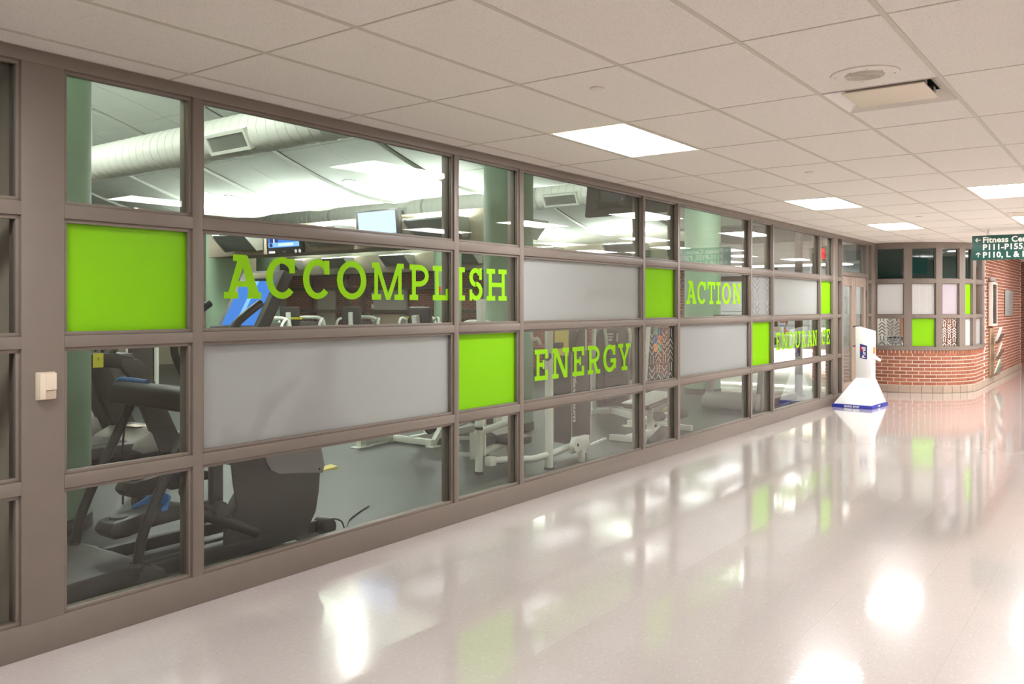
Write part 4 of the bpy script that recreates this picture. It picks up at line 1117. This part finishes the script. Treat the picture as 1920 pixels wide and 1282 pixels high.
# console: tall slanted case with screen
ux, uz = (3.83 - 3.62) / .36, 1.0
def cz(z): return 3.62 + (z - 1.49) * .58
def slab(z0, z1, y0, y1, o0, o1):
    """slanted block following the console face; o = distance behind the face"""
    nx, nz = .865, -.5
    c = []
    for z in (z0, z1):
        for y, o in ((y0, o0), (y1, o0), (y1, o1), (y0, o1)):
            c.append((cz(z) + nx * o, y, z + nz * o))
    return MB().hexa(c[:4], c[4:])
con = wb_(slab(1.12, 1.88, .55, 1.0, 0, .09), 'console', 'black', t, bevel=.012)
wb_(slab(1.50, 1.80, .60, .95, -.004, .0), 'screen', 'screen_blue', t, smooth=False)
wb_(slab(1.50, 1.80, .76, .80, -.006, -.004), 'screen_streak', 'screen_light', t, smooth=False)
wb_(slab(1.815, 1.86, .66, .90, -.012, .0), 'top_label', 'cream', t, bevel=.004)
wb_(slab(1.46, 1.485, .52, 1.03, -.03, .03), 'reading_ledge', 'black', t, bevel=.004)
wb_(slab(1.20, 1.43, .62, .93, -.006, .0), 'key_panel', 'charcoal', t, bevel=.003)
wb_(slab(1.30, 1.33, .76, .80, -.009, -.006), 'start_key', 'royal', t, smooth=False)
wb_(MB().tube([(3.62, .78, 1.1), (3.58, .78, 1.3)], .06, 12), 'mast', 'black', t)
for y0, y1 in ((.52, .60), (1.08, 1.0)):
    ox = -.045 if y0 < .8 else .14
    wb_(MB().tube(curve([(3.31 + ox, y0, .42), (3.31 + ox, y0, .75), (3.34 + ox * .6, y0, 1.1), (3.34, y0, 1.34), (3.42, y0, 1.51), (3.62, y0, 1.65)]), .027, 12), 'swing_arm', 'black', t)
    wb_(MB().box(3.275 + ox, 3.355 + ox, y0 - .03, y0 + .03, .38, .95), 'arm_plate', 'black', t, bevel=.012)
    wb_(MB().lathe([(0, -.06), (.05, -.06), (.055, -.04), (.055, .04), (.05, .06), (0, .06)], (3.32 + ox, y0, .36), 18, 'y'), 'pivot', 'charcoal', t)
    wb_(MB().tube([(3.05, y0, .37), (3.18, y0, .345), (3.48, y0, .20), (3.58, y0, .15)], .042, 12), 'link_tube', 'black', t)
for y, dz, dx in ((.62, 0, .07), (1.02, .12, .42)):
    pad = [(2.50, .345), (2.53, .395), (2.66, .41), (2.80, .43), (2.96, .425), (3.10, .39), (3.12, .33), (2.98, .335), (2.78, .325), (2.62, .30), (2.54, .30)]
    pad = [(p[0] + dx, p[1] + dz) for p in pad]
    fp = wb_(MB().prism(pad, y - .085, y + .085, 'y'), 'foot_pad', 'black', t, bevel=.012)
    q = .815; P = [(2.74, .085, .425), (2.81, .09, .45), (2.875, .085, .475), (2.91, .05, .485), (2.92, 0, .487), (2.91, -.05, .48), (2.875, -.085, .455), (2.83, -.09, .43)]
    P = curve([(a_ + dx, y + b2, c_ + dz) for a_, b2, c_ in P], 3)
    wb_(MB().tube(P, .007, 8), 'heel_rim', 'blue', t)
    cupb = MB()
    for i in range(len(P) - 1):
        a, c = P[i], P[i + 1]; m_ = Vector((2.83 + dx, y, 0))
        def inn(v): return Vector((v.x + (m_.x - v.x) * .06, v.y + (m_.y - v.y) * .06, v.z))
        lo = .41 + dz
        cupb.hexa([(a.x, a.y, lo), (c.x, c.y, lo), (inn(c).x, inn(c).y, lo), (inn(a).x, inn(a).y, lo)], [a, c, inn(c), inn(a)])
    wb_(cupb, 'heel_cup', 'blue', t, smooth=False)
    if dz: wb_(MB().lathe([(0, .0), (.05, .0), (.055, -.02), (.055, -.14), (0, -.14)], (2.74 + dx, y - .02, .40 + .02), 16), 'pad_spring_cover', 'black', t)
    wb_(MB().lathe([(0, .015), (.05, .015), (.055, .0), (.055, -.02)], (2.61 + dx, y, .398 + dz), 20), 'toe_disc', 'charcoal', t)
    wb_(MB().box(3.05 + dx * .5, 3.34, y - .03, y + .03, .33 + dz * .7, .40 + dz * .7), 'pedal_arm', 'black', t, bevel=.01)
for y in (.45, 1.15):
    wb_(MB().tube(curve([(2.68, y, .08), (2.70, y, .18), (2.73, y, .32), (2.82, y, .52), (2.94, y, .75), (3.06, y, .98), (3.10, y, 1.10)]), .030, 14), 'handrail', 'black', t)
    wb_(MB().lathe([(.05, .0), (.05, .03), (.03, .05)], (2.68, y, .12), 14), 'rail_collar', 'charcoal', t)
cb = MB().prism([(3.0, .99), (3.12, .985), (3.19, 1.03), (3.19, 1.12), (3.06, 1.135), (3.0, 1.11)], .40, 1.31, 'y')
wb_(cb, 'rear_handle', 'black', t, bevel=.02)
for y in (1.24, .48):
    wb_(MB().tube(curve([(3.06, y + .08, 1.00), (3.06, y + .085, 1.08), (3.07, y + .06, 1.135), (3.08, y - .02, 1.143), (3.08, y - .26, 1.138)]), .019, 8), 'blue_grip', 'blue', t)
wb_(MB().tube([(3.02, 1.12, 1.02), (3.0, 1.13, .75), (3.0, 1.13, .35)], .008, 6), 'hanging_cable', 'black', t)
wb_(MB().tube(curve([(4.12, .6, .09), (4.25, .55, .10), (4.32, .50, .08), (4.33, .46, .01), (4.6, .7, .008), (5.0, .9, .008)]), .006, 6), 'power_cord', 'black', t)

# treadmills
def treadmill(label, loc, rz, group='treadmills in the gym', tag_=True, vert=False):
    """runner faces local +x; origin under the deck centre"""
    t = thing('treadmill', label, 'treadmill', loc, rz, group=group)
    MB().box(-1.0, .75, -.42, .42, .05, .17).build('deck', 'black', t, bevel=.02)
    MB().box(-.98, .55, -.26, .26, .168, .176).build('belt', 'charcoal', t, smooth=False)
    MB().prism([(.36, .10), (.42, .19), (.60, .27), (.82, .29), (.98, .22), (1.04, .08), (1.0, .03), (.5, .03)], -.44, .44, 'y').build('motor_hood', 'lounge', t, bevel=.035)
    MB().box(.6, .72, -.12, .12, .288, .294).build('hood_plate', 'cream', t, smooth=False)
    for s in (-1, 1):
        y = s * .41
        if vert: MB().prism([(.70, .03), (.86, .03), (.66, 1.10), (.52, 1.10)], y - .045, y + .045, 'y').build('upright', 'lounge', t, bevel=.012)
        else: MB().prism([(.70, .03), (1.0, .03), (.97, .12), (.56, .96), (.44, 1.06), (.24, 1.08), (.24, 1.0), (.34, .88)], y - .045, y + .045, 'y').build('upright', 'charcoal', t, bevel=.012)
        MB().prism([(.36, .96), (.44, 1.03), (.36, 1.10), (.18, 1.14), (-.5, 1.13), (-.54, 1.08), (-.5, 1.03), (.1, .99)], y - .04, y + .04, 'y').build('hand_rail', 'black', t, bevel=.012)
        MB().lathe([(0, -.03), (.05, -.03), (.05, .0), (0, 0)], (-.9, y * .9, .03), 12).build('foot', 'black', t)
    MB().prism([(-.22, 1.02), (.12, 1.0), (.26, 1.06), (.22, 1.13), (-.2, 1.14)], -.42, .42, 'y').build('cross_bar', 'black', t, bevel=.03)
    c = MB().prism([(-.02, 1.12), (.06, 1.10), (.30, 1.46), (.24, 1.50)], -.33, .33, 'y').build('console', 'charcoal', t, bevel=.015)
    MB().hexa([(.005, -.22, 1.17), (.005, .22, 1.17), (.0, .22, 1.175), (.0, -.22, 1.175)], [(.205, -.22, 1.45), (.205, .22, 1.45), (.198, .22, 1.455), (.198, -.22, 1.455)]).build('display', 'grey', t, smooth=False)
    MB().tube([(.02, -.2, 1.10), (-.03, -.2, 1.2), (-.1, -.2, 1.16)], .02, 8).build('grip', 'black', t)
    if not vert:
        for o in t.children:
            if o.name.split('.')[0] in ('cross_bar', 'console', 'display', 'grip'): o.location.x += .18
    if vert:
        for o in t.children:
            if o.name.split('.')[0] in ('cross_bar', 'console', 'display', 'grip', 'hand_rail'): o.location.x += .52
    if tag_:
        MB().box(-.07, .04, -.462, -.452, 1.0, 1.145).build('yellow_tag', 'yellow', t, smooth=False)
        MB().tube([(-.015, -.464, 1.1), (0, -.464, 1.07), (-.015, -.464, 1.05), (-.03, -.464, 1.07)], .004, 5, close=True).build('tag_mark', 'black', t)
    return t
treadmill('black treadmill with a yellow tag behind the elliptical trainer', (4.62, 4.85, 0), 0)
treadmill('second black treadmill with a yellow tag, farther back behind the first', (4.9, 6.5, 0), 0)
treadmill('grey hooded treadmill facing the glass below the frosted pane by the word ACTION', (13.85, .98, 0), pi, tag_=False, vert=True)

# weight machines
def weight_machine(label, loc, rz, strap=False, tall=1.42, instr=True, lean=.22, h_back=1.62):
    t = thing('weight_machine', label, 'exercise machine', loc, rz, group='white framed weight machines')
    b = MB().tube(curve([(.55, -.29, .0), (.55, -.29, .7), (.55, -.28, tall - .16), (.55, -.2, tall - .02), (.55, 0, tall), (.55, .2, tall - .02), (.55, .28, tall - .16), (.55, .29, .7), (.55, .29, .0)], 5), .035, 10)
    b.build('tower_frame', 'white_steel', t)
    MB().prism([(-.25, .12), (.25, .12), (.25, tall - .2), (.16, tall - .07), (-.16, tall - .07), (-.25, tall - .2)], .50, .60, 'x').build('shroud', 'charcoal', t, bevel=.01)
    if instr:
        MB().box(.494, .499, -.12, .12, tall - .38, tall - .16).build('instruction_plate', 'black', t, smooth=False)
        for f_ in ((-.075, -.05, tall - .33, tall - .2), (.0, .09, tall - .22, tall - .20), (.0, .09, tall - .26, tall - .245), (.02, .08, tall - .31, tall - .28)):
            MB().box(.491, .494, *f_).build('figure_print', 'text_silver', t, smooth=False)
    for k in range(7): MB().box(.47, .498, -.15, .15, .16 + k * .07, .222 + k * .07).build('weight_plate', 'black', t, smooth=False)
    b = MB().bar((-.75, 0, .06), (.55, 0, .06), .08, .08).bar((.55, -.4, .05), (.55, .4, .05), .08, .08).bar((-.72, -.33, .05), (-.72, .33, .05), .07, .07)
    b.build('base_frame', 'white_steel', t, bevel=.006)
    for x, y in ((.55, -.4), (.55, .4), (-.72, -.33), (-.72, .33)): MB().box(x - .07, x + .07, y - .06, y + .06, 0, .015).build('foot_plate', 'white_steel', t, smooth=False)
    MB().bar((-.2, 0, .08), (-.2, 0, .42), .07, .07).build('seat_post', 'white_steel', t, bevel=.004)
    MB().box(-.42, .0, -.2, .2, .42, .50).build('seat', 'black_soft', t, bevel=.03)
    MB().bar((-.44, 0, .1), (-.44 - lean, 0, h_back - .1), .07, .07).build('back_post', 'white_steel', t, bevel=.004)
    c = MB(); x0 = -.40 - lean * .35; x1 = -.40 - lean
    c.hexa([(x0, -.19, .60), (x0, .19, .60), (x0 + .07, .19, .60), (x0 + .07, -.19, .60)], [(x1, -.17, h_back), (x1, .17, h_back), (x1 + .07, .17, h_back), (x1 + .07, -.17, h_back)])
    bk_ = c.build('backrest', 'black_soft', t, bevel=.03)
    if strap:
        xm = -.40 - lean * .8; zz = h_back - .22
        MB().hexa([(xm - .035, -.20, zz), (xm - .035, .20, zz), (xm + .085, .20, zz), (xm + .085, -.20, zz)], [(xm - .04, -.20, zz + .04), (xm - .04, .20, zz + .04), (xm + .08, .20, zz + .04), (xm + .08, -.20, zz + .04)]).build('yellow_strap', 'yellow', t, smooth=False)
    for s in (-1, 1):
        MB().tube(curve([(.5, s * .2, tall - .12), (.25, s * .34, tall - .02), (-.05, s * .38, tall - .1), (-.1, s * .36, 1.0)]), .024, 10).build('lever_arm', 'white_steel', t)
        MB().tube([(-.1, s * .36, 1.0), (-.12, s * .35, .86)], .026, 10).build('hand_grip', 'black', t)
    return t
WM = [('white framed weight machine with rounded top right of the blue screen', (9.0, 7.35, 0), .5, False),
      ('white framed weight machine with a yellow strapped backrest', (10.3, 7.9, 0), .55, True),
      ('white framed weight machine with a plain black backrest below the letter O', (11.15, 7.3, 0), .6, False),
      ('white framed weight machine with yellow strap left of the letter L column', (12.5, 7.0, 0), .65, True),
      ('white framed weight machine with an outrigger foot below the long frosted pane', (8.3, 2.75, 0), 0.0, False),
      ('white framed weight machine seen over the blue grips of the elliptical', (7.2, 8.6, 0), .3, False),
      ('white framed weight machine at the far left behind the treadmills', (6.4, 10.2, 0), .2, False),
      ('white framed weight machine with figure plate right of the letter G', (11.2, 1.83, 0), R(53), True)]
for lb, loc, rz, st_ in WM:
    t = weight_machine(lb, loc, rz, st_)
    if 'outrigger' in lb:
        MB().bar((-1.25, .31, .06), (-.72, .31, .06), .07, .07).bar((-1.25, .31, .0), (-1.25, .31, .16), .08, .08).box(-1.36, -1.14, .24, .38, 0, .012).build('outrigger', 'white_steel', t, bevel=.004)
        MB().bar((-.70, -.30, .02), (-.28, -.34, .55), .07, .05).build('brace', 'white_steel', t, bevel=.004)
        MB().lathe([(0, -.02), (.11, -.02), (.12, 0), (.11, .02), (0, .02)], (-.5, -.1, .22), 20, 'y').build('cam_wheel', 'black', t)

# cable machine behind the word ENERGY
t = thing('cable_machine', 'tall white cable machine with dark stack cover behind the word ENERGY', 'exercise machine', (7.6, .8, 0))
wb_(MB().tube([(7.27, .63, .0), (7.27, .63, 1.98)], .042, 16), 'front_post', 'white_steel', t)
wb_(MB().lathe([(0, 0), (.05, 0), (.05, .02), (0, .02)], (7.27, .63, 0), 16), 'post_foot', 'black', t)
wb_(MB().tube([(8.33, .86, 0), (8.33, .86, 1.98)], .036, 14), 'rear_post', 'white_steel', t)
wb_(MB().tube([(7.27, .63, 1.95), (8.33, .86, 1.95)], .04, 12), 'top_beam', 'white_steel', t)
sh = wb_(MB().box(7.87, 8.29, .75, .96, .16, 1.14), 'stack_cover', 'charcoal', t, bevel=.01)
wb_(MB().prism([(8.02, 1.14), (8.02, 1.24), (8.06, 1.33), (8.14, 1.38), (8.24, 1.38), (8.24, 1.14)], .78, .93, 'y'), 'pulley_cover', 'charcoal', t, bevel=.01)
wb_(MB().box(7.89, 7.9, .745, .75, .22, 1.12), 'edge_strip', 'text_silver', t, smooth=False)
wb_(MB().box(8.285, 8.297, .742, .752, .16, 1.14), 'edge_strip', 'white_steel', t, smooth=False)
wb_(MB().box(7.862, 7.87, .77, .94, 1.10, 1.42), 'yellow_placard', 'mustard', t, smooth=False)
for y in (.80, .91): wb_(MB().tube([(8.1, y, 1.1), (8.1, y, 1.95)], .010, 8), 'guide_rod', 'chrome', t)
wb_(MB().tube([(8.15, .855, 1.35), (8.15, .855, 1.95)], .004, 6), 'cable', 'black', t)
wb_(MB().tube(curve([(6.74, .93, .13), (7.0, .80, .12), (7.12, .72, .115), (7.27, .63, .15), (7.5, .66, .15), (7.9, .74, .15)]), .033, 12), 'base_tube', 'white_steel', t)
wb_(MB().box(6.66, 6.76, .90, .98, .08, .17), 'tube_bracket', 'white_steel', t, bevel=.01)
wb_(MB().tube([(7.9, .78, .1), (8.33, .86, .1)], .035, 10), 'base_tube', 'white_steel', t)
wb_(MB().lathe([(0, -.02), (.075, -.02), (.08, -.01), (.08, .03), (0, .03)], (7.66, .55, .20), 24, 'y'), 'pulley', 'white_steel', t)
wb_(MB().lathe([(0, -.024), (.016, -.024), (.016, -.018)], (7.66, .55, .20), 10, 'y'), 'pulley_hub', 'black', t)
wb_(MB().box(7.66, 7.95, .56, .62, .13, .27), 'pulley_arm', 'white_steel', t, bevel=.008)
wb_(MB().bar((7.62, .585, .12), (8.4, .62, .17), .025, .02), 'pull_strut', 'white_steel', t)
wb_(MB().box(7.80, 7.86, .56, .62, .0, .13), 'strut_leg', 'white_steel', t, bevel=.004)
wb_(MB().tube([(7.27, .62, 1.18), (7.22, .58, 1.12), (7.12, .55, 1.10), (7.06, .55, 1.12), (7.04, .55, 1.16)], .012, 8), 'rope_hook', 'black', t)
wb_(MB().tube(curve([(7.12, .75, 1.36), (7.14, .74, 1.30), (7.20, .72, 1.30), (7.22, .70, 1.24)]), .02, 8), 'white_handle', 'white_steel', t)
wb_(MB().box(7.24, 7.5, .60, .66, 1.06, 1.12).box(7.24, 7.5, .60, .66, 1.2, 1.26), 'slide_carriage', 'black', t, bevel=.006)
lt = text('lettering', 'Maximum', .105, 'text_silver', t, (0, 0, 0), (0, 0, 0), bold=.003, shear=.35)
lt.matrix_local = Matrix(((0, 1, 0, 7.925 - 7.6), (0, 0, -1, .748 - .8), (-1, 0, 0, .93), (0, 0, 0, 1)))
lt.scale = (1.28, .9, 1)

# low row machine behind the pane left of ENERGY
t = thing('row_machine', 'low white row machine frame with black rollers near the glass', 'exercise machine', (7.0, 1.15, 0))
wb_(MB().tube([(6.64, 1.03, .02), (6.64, 1.03, .45)], .038, 16), 'end_post', 'white_steel', t)
wb_(MB().lathe([(0, 0), (.045, 0), (.045, .025), (0, .025)], (6.64, 1.03, 0), 16), 'post_foot', 'black', t)
wb_(MB().lathe([(.0385, .43), (.04, .43), (.04, .455), (0, .457)], (6.64, 1.03, 0), 16), 'post_cap', 'black', t)
b = MB()
pl = [(-.02, .12), (.03, .17), (.10, .20), (.17, .17), (.22, .12), (.22, .42), (.17, .37), (.10, .345), (.03, .37), (-.02, .42)]
def sp_(u): return (6.60 - u * .55, 1.05 + u * .83)
for (u0, u1, z0, z1, za, zb) in ((0, .05, .14, .40, .12, .42), (.05, .17, .17, .21, .17, .22), (.05, .17, .33, .365, .33, .37), (.17, .24, .15, .39, .12, .42)):
    x0, y0 = sp_(u0); x1, y1 = sp_(u1)
    b.hexa([(x0, y0, z0), (x1, y1, z0), (x1 + .012, y1 + .008, z0), (x0 + .012, y0 + .008, z0)], [(x0, y0, z1), (x1, y1, z1), (x1 + .012, y1 + .008, z1), (x0 + .012, y0 + .008, z1)])
wb_(b, 'side_plate', 'white_steel', t, bevel=.004)
wb_(MB().tube([(6.70, 1.42, .42), (7.6, 1.75, .42)], .035, 12), 'upper_rail', 'white_steel', t)
wb_(MB().tube([(6.64, 1.06, .385), (7.6, 1.35, .385)], .036, 12), 'upper_rail', 'white_steel', t)
wb_(MB().tube([(6.64, 1.06, .18), (7.6, 1.30, .18)], .033, 12), 'lower_rail', 'white_steel', t)
wb_(MB().tube([(6.72, 1.07, .29), (7.0, 1.15, .29)], .06, 16), 'roller', 'black_soft', t)
wb_(MB().tube([(6.70, 1.065, .29), (7.1, 1.18, .29)], .02, 10), 'roller_axle', 'chrome', t)
wb_(MB().tube([(7.0, 1.28, .36), (7.0, 1.28, 1.1), (7.0, 1.28, 1.70)], [.035, .04, .05], 12), 'mast', 'white_steel', t)
wb_(MB().box(6.70, 6.72, 1.0, 1.12, .17, .40), 'end_plate', 'white_steel', t, bevel=.006)
wb_(MB().box(7.18, 7.5, .98, 1.3, .2, .28), 'seat', 'black_soft', t, bevel=.03)
wb_(MB().box(7.3, 7.38, 1.1, 1.18, 0, .2), 'seat_post', 'white_steel', t, bevel=.004)
wb_(MB().box(7.12, 7.26, 1.32, 1.42, .36, .50).box(7.32, 7.42, 1.32, 1.42, .36, .62), 'carriage', 'white_steel', t, bevel=.006)
wb_(MB().box(7.14, 7.24, 1.30, 1.32, .40, .47), 'carriage_knob', 'black', t, bevel=.004)
wb_(MB().box(7.56, 7.64, 1.28, 1.80, .0, .45), 'rear_stand', 'white_steel', t, bevel=.006)

# curl bench right of the cable machine
t = thing('curl_bench', 'padded curl bench with tilted pad and black foam rollers behind the narrow bay', 'exercise bench', (10.0, .8, 0))
wb_(MB().bar((9.45, .82, .44), (10.32, .82, .52), .34, .02, up=(0, 0, 1)), 'pad_board', 'white_sticker', t, bevel=.004)
wb_(MB().bar((9.50, .82, .40), (10.36, .82, .485), .36, .06, up=(0, 0, 1)), 'pad', 'black_soft', t, bevel=.02)
wb_(MB().bar((9.9, .82, .06), (9.9, .82, .40), .07, .07), 'post', 'white_steel', t, bevel=.004)
wb_(MB().bar((9.3, .82, .05), (10.6, .82, .05), .07, .07), 'base_bar', 'white_steel', t, bevel=.004)
for x in (9.3, 10.6): wb_(MB().bar((x, .58, .04), (x, 1.06, .04), .07, .07), 'foot', 'white_steel', t, bevel=.004)
wb_(MB().tube([(9.86, .64, .30), (10.22, .64, .27)], .014, 8), 'roller_axle', 'chrome', t)
wb_(MB().tube([(10.16, .64, .255), (10.50, .64, .235)], .062, 16), 'foam_roller', 'black_soft', t, bevel=.01)
wb_(MB().tube([(9.70, .64, .275), (9.84, .64, .27)], .055, 16), 'foam_roller', 'black_soft', t, bevel=.01)
wb_(MB().tube([(9.9, .66, .34), (10.12, .64, .385)], .010, 8), 'pin', 'mustard', t)
wb_(MB().tube([(9.9, .80, .29), (9.9, .64, .29)], .018, 8), 'axle_bracket', 'chrome', t)
wb_(MB().bar((9.22, .46, .03), (9.62, .46, .17), .16, .06), 'foot_pad', 'black_soft', t, bevel=.025)
wb_(MB().bar((9.45, .48, .09), (9.45, .82, .06), .04, .04), 'pad_arm', 'white_steel', t, bevel=.004)

o = MB().hexa([(-.11, -.06, 0), (.11, -.06, 0), (.11, .06, 0), (-.11, .06, 0)], [(-.10, -.05, .012), (.10, -.05, .02), (.10, .05, .03), (-.10, .05, .015)]).build('floor_card', 'mustard', loc=(5.9, 2.38, 0), smooth=False)
tag(o, 'small yellow card lying on the gym floor behind the elliptical trainer', 'card')
# hanging colour cards on a hook inside the etched pane
t = thing('card_strip', 'hanging strip of green, blue and orange cards inside the etched pane', 'card strip', (8.735, .16, 1.44))
MB().tube([(0, -.03, .02), (0, .0, .035), (0, .03, .02), (0, .03, -.02)], .006, 6).build('hook', 'chrome', t)
MB().box(-.07, .06, -.006, .006, -.05, -.02).build('clip', 'steel', t, smooth=False)
for k, (x, z, c) in enumerate(((-.07, -.13, 'green_card'), (.0, -.13, 'blue_card'), (-.07, -.22, 'blue_card'), (.0, -.22, 'orange'), (-.07, -.31, 'orange'), (.0, -.31, 'green_card'))):
    MB().box(x * 1.25, x * 1.25 + .082, -.004, .004, z, z + .085).build('card', c, t, smooth=False)
MB().tube([(0, .03, -.02), (0, .004, -.02)], .004, 6).build('clip_wire', 'chrome', t)

# ------------------------------------------------------------------ reception
t = thing('reception_counter', 'white reception counter with glowing front near the door', 'counter', (17.3, 2.0, 0))
wb_(MB().box(17.0, 17.55, .55, 3.5, .0, .09), 'kick_plate', 'counter_glow', t, bevel=.004)
wb_(MB().box(17.02, 17.55, .55, 3.5, .09, .72), 'front_panel', 'counter_glow', t, bevel=.004)
wb_(MB().box(17.06, 17.5, .57, 3.48, .72, .88), 'recess_band', 'tan', t, smooth=False)
wb_(MB().box(16.92, 17.60, .5, 3.55, .88, 1.06), 'counter_top', 'counter_glow', t, bevel=.01)
wb_(MB().box(16.912, 16.926, .5, 3.55, .80, .9), 'strip_shield', 'counter_glow', t, smooth=False)  # added lip, keeps the strip's light off the corridor floor
wb_(MB().box(16.94, 16.99, .6, 3.45, .868, .878), 'added_light_strip', emis('added_strip_lens', (1, .98, .92), 260), t, smooth=False)  # added emissive strip that makes the counter front glow
t = thing('card_terminal', 'white payment terminal with dark display on the reception counter', 'terminal', (17.15, 1.70, 1.06))
MB().hexa([(-.06, -.12, 0), (.12, -.12, 0), (.12, .12, 0), (-.06, .12, 0)], [(-.02, -.12, .06), (.12, -.12, .16), (.12, .12, .16), (-.02, .12, .06)]).build('case', 'white_plastic', t, bevel=.008)
MB().hexa([(-.015, -.07, .068), (.10, -.07, .15), (.10, .07, .15), (-.015, .07, .068)], [(-.017, -.07, .071), (.098, -.07, .153), (.098, .07, .153), (-.017, .07, .071)]).build('display', 'tan', t, smooth=False)
t = thing('desk_lamp', 'small lit desk lamp at the door end of the reception counter', 'lamp', (17.3, .85, 1.06))
MB().lathe([(0, 0), (.06, 0), (.06, .015), (.01, .02), (.01, .09), (0, .09)]).build('stand', 'white_plastic', t)
MB().lathe([(.035, .15), (.075, .08), (.07, .078), (.03, .15)]).build('shade', emis('lamp_shade', (1, .93, .7), 3.0), t)
t = thing('ceiling_light', 'flat ceiling light added to brighten the reception', 'light', (18.2, 2.0, 2.46))  # lamp added under the soffit to brighten the reception
MB().box(-.3, .3, -1.4, 1.4, 0, .02).build('diffuser', emis('added_reception_lens', (1, .99, .95), 5), t, smooth=False)
MB().box(-.32, .32, -1.42, 1.42, .02, .04).build('frame', 'white_enamel', t, smooth=False)
t = thing('exit_sign', 'red lit sign hanging over the reception side', 'sign', (17.28, .85, 2.64))
MB().box(-.14, .14, -.02, .02, -.1, .1).build('face', 'exit_red', t, bevel=.005)
MB().tube([(0, 0, .1), (0, 0, .7)], .01, 6).build('stem', 'steel', t)
MB().lathe([(0, .69), (.05, .69), (.05, .7), (0, .71)], n=12).build('canopy', 'white_enamel', t)
t = thing('steel_post', 'grey brown square post inside the glazing left of the door', 'post', (16.0, .9, 0))
MB().box(-.055, .055, -.055, .055, 0, 3.4).build('shaft', 'dark_brown', t, bevel=.004)
MB().box(-.09, .09, -.09, .09, 0, .012).build('base_plate', 'dark_brown', t, smooth=False)
for sx in (-.07, .07):
    for sy in (-.07, .07): MB().lathe([(0, .022), (.008, .022), (.008, .012)], (sx, sy, 0), 8).build('anchor_bolt', 'steel', t)

# masked person behind the counter
def skin_mesh(name, pts, edges, radii, mat, parent, root=0, sub=1):
    me = bpy.data.meshes.new(name); me.from_pydata(pts, edges, []); me.materials.append(M[mat])
    o = bpy.data.objects.new(name, me); COL.objects.link(o); o.parent = parent
    md = o.modifiers.new('skin', 'SKIN'); md.use_smooth_shade = True
    for i, r in enumerate(radii):
        v = me.skin_vertices[0].data[i]; v.radius = r if isinstance(r, tuple) else (r, r); v.use_root = (i == root)
    if sub:
        s = o.modifiers.new('sub', 'SUBSURF'); s.levels = sub; s.render_levels = sub
    return o
p = thing('person', 'person in a grey shirt and pale face mask seated behind the reception counter', 'person', (18.08, 1.85, .03), rz=pi)
pts = [(0, 0, .50), (0, 0, .68), (0, 0, .86), (.01, 0, 1.02), (.02, 0, 1.10), (.03, 0, 1.18), (.03, 0, 1.28),
       (0, .17, 1.0), (.10, .24, .80), (.33, .16, .84), (0, -.17, 1.0), (.10, -.24, .80), (.33, -.16, .84),
       (.10, .09, .49), (.42, .11, .50), (.40, .11, .08), (.52, .11, .05), (.10, -.09, .49), (.42, -.11, .50), (.40, -.11, .08), (.52, -.11, .05)]
ed = [(0, 1), (1, 2), (2, 3), (3, 4), (4, 5), (5, 6), (3, 7), (7, 8), (8, 9), (3, 10), (10, 11), (11, 12), (0, 13), (13, 14), (14, 15), (15, 16), (0, 17), (17, 18), (18, 19), (19, 20)]
ra = [(.14, .11), (.13, .1), (.14, .1), (.12, .09), .05, .055, .085, .06, .048, .032, .06, .048, .032, .085, .065, .045, .04, .085, .065, .045, .04]
skin_mesh('body', pts, ed, ra, 'skin', p)
MB().ball((.03, 0, 1.25), .088, .075, .115, 18, 12).ball((.118, 0, 1.25), .014, .014, .02, 8, 6).build('head', 'skin', p)
MB().ball((.012, 0, 1.285), .096, .084, .10, 18, 12).build('hair', 'hair', p)
MB().prism([(.06, 1.15), (.105, 1.16), (.133, 1.215), (.118, 1.255), (.07, 1.245)], -.06, .06, 'y').build('face_mask', 'mask', p, bevel=.014)
for s in (-1, 1):
    MB().ball((.108, s * .03, 1.268), .008, .012, .007, 8, 6).build('eye', 'dark', p)
    MB().ball((.02, s * .078, 1.245), .018, .01, .028, 8, 6).build('ear', 'skin', p)
    for k in range(5):
        MB().tube([(.33, s * .16, .84), (.38, s * (.135 + k * .013), .835), (.405 - abs(k - 2) * .006, s * (.132 + k * .014), .825)], .0085, 6).build('finger', 'skin', p)
skin_mesh('shirt', pts[:4] + [(.015, 0, 1.06)] + pts[7:9] + pts[10:12], [(0, 1), (1, 2), (2, 3), (3, 4), (3, 5), (5, 6), (3, 7), (7, 8)],
          [(.16, .13), (.15, .12), (.16, .12), (.14, .105), .07, .08, .065, .08, .065], 'shirt', p)
t = thing('office_chair', 'grey office chair under the masked person', 'chair', (18.08, 1.85, 0), rz=pi)
MB().box(-.22, .24, -.23, .23, .32, .38).build('seat', 'black_soft', t, bevel=.03)
MB().box(-.30, -.24, -.2, .2, .48, .95).build('backrest', 'black_soft', t, bevel=.03)
MB().tube([(0, 0, .06), (0, 0, .36)], .028, 10).build('stem', 'chrome', t)
MB().bar((-.1, 0, .38), (-.26, 0, .55), .05, .03).build('back_arm', 'black', t)
for k in range(5):
    a = 2 * pi * k / 5
    MB().bar((0, 0, .08), (.27 * cos(a), .27 * sin(a), .06), .04, .03).build('foot', 'black', t)
    MB().lathe([(0, -.012), (.028, -.012), (.028, .012), (0, .012)], (.27 * cos(a), .27 * sin(a), .03), 10, 'y').build('caster', 'black', t)
